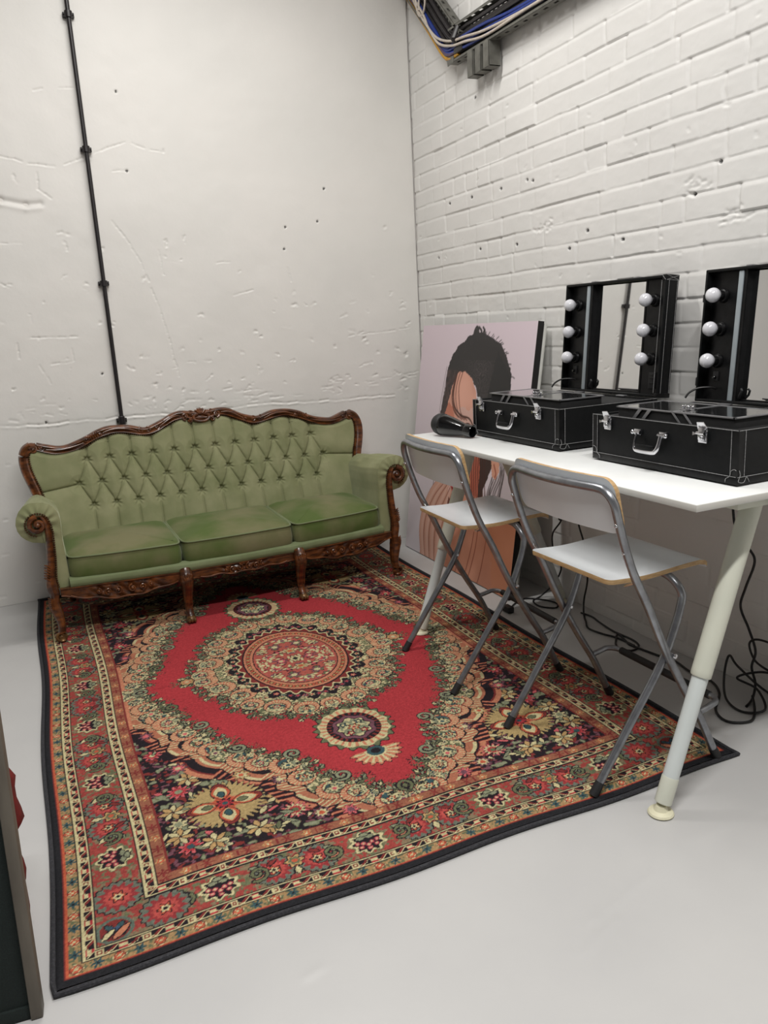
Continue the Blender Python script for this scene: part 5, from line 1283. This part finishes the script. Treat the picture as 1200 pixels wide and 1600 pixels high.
for k in range(3):
    off = .016 + k * .012
    pts = [wq(-3.45, 2.60 + off, -.052), wq(-2.0, 2.625 + off, -.052), wq(-1.3, 2.635 + off + .01, -.056), wq(-.95, 2.65 + off + .014 * k, -.058), wq(-.72, 2.665 + off + .012 * k, -.056), wq(-.58, 2.69 + off, -.056), wq(-.47, 2.80 + off, -.054), wq(-.28, 3.0 + off, -.052), wq(-.08, 3.2 + off, -.05)]
    cab('data_cable', pts, .0070, M_blue, 'blue data cable running through the wall cable tray', 'blue cables in the tray')
for k, (w1, lb) in enumerate(((0, 'white cable sagging straight across the bend of the tray'), (.022, 'white cable dipping lowest in the bend of the tray'))):
    pts = [wq(-1.9, 2.64, -.062), wq(-1.35, 2.655, -.066), wq(-1.0, 2.68 - w1, -.068), wq(-.80, 2.712 - w1, -.070), wq(-.66, 2.735 - w1, -.070), wq(-.52, 2.79 - w1, -.068), wq(-.42, 2.87, -.068), wq(-.37 + w1, 2.94, -.066), wq(-.30 + w1, 3.02, -.064), wq(-.20, 3.12, -.062), wq(-.10, 3.2, -.06)]
    cab('lighting_cable', pts, .0062, M_white, lb)
th_ = [wq(-.36 + .045 * math.cos(t) + .03 * t / 6, 2.99 + .075 * math.sin(t) + .05 * t / 6, -.068) for t in np.linspace(0, 6.5, 14)]
cab('lighting_cable', th_, .0052, M_white, 'cream cable coiled in a loop on the sloping tray')
for k, (mt, lb) in enumerate(((M_yel, 'yellow cable lying along the lower edge of the sloping tray'), (M_purp, 'purple cable beside the yellow one on the sloping tray'))):
    o_ = .012 + .02 * k
    pts = [wq(-.70, 2.655 + o_, -.05), wq(-.62, 2.652 + o_, -.056), wq(-.55, 2.69 + o_, -.056), wq(-.42, 2.82 + o_ * 1.3, -.054), wq(-.25, 2.99 + o_ * 1.5, -.052), wq(-.05, 3.19 + o_, -.05)]
    cab('signal_cable', pts, .0095, mt, lb)
# ------------------------------------------------------------------ cables behind and below the table
def fc(pts, r=.0042, nm='floor_cable', lb='', grp=None): return cab(nm, [(x, y, z + r) for x, y, z in pts], r, M_cable, lb, grp)
fc([(-.035, -2.50, .86), (-.06, -2.54, .653), (-.06, -2.562, .587), (-.06, -2.615, .534), (-.06, -2.643, .49), (-.06, -2.611, .387), (-.06, -2.594, .31), (-.06, -2.635, .238), (-.06, -2.668, .167), (-.065, -2.66, .105), (-.07, -2.684, .05), (-.10, -2.70, .006), (-.15, -2.72, 0)], .0045, 'hanging_cable', 'black cable hanging in a long S beside the near table leg')
fc([(-.10, -2.70, .018), (-.15, -2.755, .002), (-.22, -2.80, 0), (-.285, -2.765, 0), (-.26, -2.69, 0), (-.15, -2.60, 0), (-.102, -2.512, 0), (-.11, -2.425, 0), (-.09, -2.327, 0), (-.103, -2.264, 0), (-.122, -2.156, 0), (-.13, -2.10, 0)], .0045, 'floor_cable', 'black cable leaving the tangle and running along the foot of the wall')
fc([(-.05, -2.84, .02), (-.09, -2.74, .055), (-.11, -2.64, .11), (-.10, -2.59, .13), (-.13, -2.60, .06), (-.18, -2.66, .010), (-.19, -2.74, 0), (-.13, -2.78, .01), (-.08, -2.70, .04), (-.10, -2.63, .06), (-.06, -2.70, .10), (-.05, -2.80, .11), (-.04, -2.88, .10)], .0042, 'tangled_cable', 'knotted black cable standing up in loops by the wall')
fc([(-.05, -2.90, .20), (-.055, -2.78, .215), (-.06, -2.68, .215), (-.065, -2.645, .19), (-.06, -2.66, .14), (-.06, -2.70, .12), (-.05, -2.80, .10), (-.05, -2.92, .06)], .0040, 'looped_cable', 'thin black cable looped round the hanging one')
fc([(-.13, -2.10, 0), (-.094, -1.99, 0), (-.14, -2.03, .0), (-.185, -2.09, 0), (-.168, -2.151, 0), (-.11, -2.135, 0), (-.085, -2.07, 0), (-.09, -1.95, 0), (-.075, -1.84, 0), (-.06, -1.768, 0), (-.07, -1.70, 0)], .0042, 'floor_cable', 'black cable curled in a loop on the floor below the seat of the near stool')
fc([(-.04, -1.62, .86), (-.04, -1.63, .5), (-.04, -1.641, .412), (-.04, -1.688, .309), (-.04, -1.708, .165), (-.045, -1.69, .058), (-.07, -1.72, .004), (-.12, -1.80, 0), (-.16, -1.87, 0), (-.15, -1.95, 0), (-.125, -2.02, 0), (-.12, -2.12, 0)], .0042, 'hanging_cable', 'black cable dropping down the wall behind the near stool')
fc([(-.035, -1.50, .86), (-.03, -1.47, .44), (-.035, -1.50, .40), (-.05, -1.455, .33), (-.035, -1.43, .26), (-.05, -1.47, .22), (-.035, -1.50, .16), (-.05, -1.46, .07), (-.10, -1.42, .004), (-.165, -1.45, 0), (-.18, -1.53, 0), (-.13, -1.585, 0), (-.09, -1.54, 0), (-.11, -1.47, 0), (-.18, -1.40, 0), (-.27, -1.44, 0), (-.33, -1.50, 0)], .0040, 'kinked_cable', 'kinked black cable beside the rear table leg, looped on the floor')
pl = MB().box((-.36, -1.53, .0), (-.325, -1.47, .03), .006).build('plug', M_matte); tag(pl, 'small black plug at the end of the kinked cable on the floor', 'plug')
# ------------------------------------------------------------------ framed dark panel at the left edge
pn = thing('panel', 'tall dark green felt panel in a grey-brown frame, cut by the left edge', 'panel', (-2.424, -2.96, 0), math.radians(-4))
pn.rotation_euler = (0, math.radians(1.6), math.radians(-4))
MB().box((-.80, -.004, .03), (-.022, .014, 1.0), .0).build('felt_face', M_panel, pn)
MB().box((-.024, -.016, 0), (.0, .020, 1.02), .003).build('stile', M_panelw, pn)
MB().box((-.82, -.016, 1.0), (-.024, .020, 1.02), .003).build('rail', M_panelw, pn)
MB().box((-.82, -.010, 0.0), (-.024, .018, .03), .002).build('rail', M_panel, pn)
m = MB(); rows = []
for i in range(14):
    z = .10 + .36 * i / 13; b = .011 + .005 * math.sin(i * 1.3) + (.016 if 5 < i < 11 else 0)
    rows.append([(-2.60, -2.66, z), (-2.52, -2.69, z), (-2.462 + b, -2.66, z), (-2.455 + b, -2.63, z), (-2.47 + b, -2.60, z), (-2.55, -2.59, z), (-2.62, -2.62, z)])
m.grid(rows, cv=True); m.add(rows[0], [tuple(range(7))]); m.add(rows[-1], [tuple(range(7))])
m.box((-2.60, -2.68, 0), (-2.448, -2.60, .13), .01)
rc = m.build('cloth_bag', M_redc, smooth=60); tag(rc, 'dark red cloth bag peeping out behind the dark panel', 'bag')
# ------------------------------------------------------------------ light
def area(name, loc, sx, sy, power, color, rot=(0, 0, 0)):
    l = bpy.data.lights.new(name, 'AREA'); l.shape = 'RECTANGLE'; l.size = sx; l.size_y = sy; l.energy = power; l.color = color
    o = bpy.data.objects.new(name, l); COL.objects.link(o); o.location = loc; o.rotation_euler = rot; return o
area('ceiling_tube_back', (-1.5, -1.45, 3.64), 1.5, 0.10, 62, (1.0, 0.975, 0.94))
area('ceiling_tube_front', (-1.8, -4.1, 3.64), 2.2, 0.12, 150, (1.0, 0.985, 0.965))
w = bpy.data.worlds.new('World'); SC.world = w; w.use_nodes = True
w.node_tree.nodes['Background'].inputs[0].default_value = (0.8, 0.87, 1, 1); w.node_tree.nodes['Background'].inputs[1].default_value = 0.05

# ------------------------------------------------------------------ camera
cam = bpy.data.cameras.new('camera'); co = bpy.data.objects.new('camera', cam); COL.objects.link(co)
pitch, roll, yaw = 0.2344, -0.0563, 0.4043
F_ = Vector((math.sin(yaw) * math.cos(pitch), math.cos(yaw) * math.cos(pitch), -math.sin(pitch)))
R_ = F_.cross(Vector((0, 0, 1))).normalized(); U_ = R_.cross(F_)
R2 = R_ * math.cos(roll) + U_ * math.sin(roll); U2 = -R_ * math.sin(roll) + U_ * math.cos(roll)
co.matrix_world = Matrix(((R2.x, U2.x, -F_.x, -2.2545), (R2.y, U2.y, -F_.y, -4.5331), (R2.z, U2.z, -F_.z, 1.3682), (0, 0, 0, 1)))
cam.sensor_fit = 'VERTICAL'; cam.sensor_height = 36; cam.lens = 36 * 1230.83 / 1600; cam.clip_start = 0.05
SC.camera = co
SC.view_settings.view_transform = 'Standard'; SC.view_settings.look = 'None'; SC.view_settings.gamma = 1
SC.view_settings.use_curve_mapping = False; SC.view_settings.exposure = -0.3
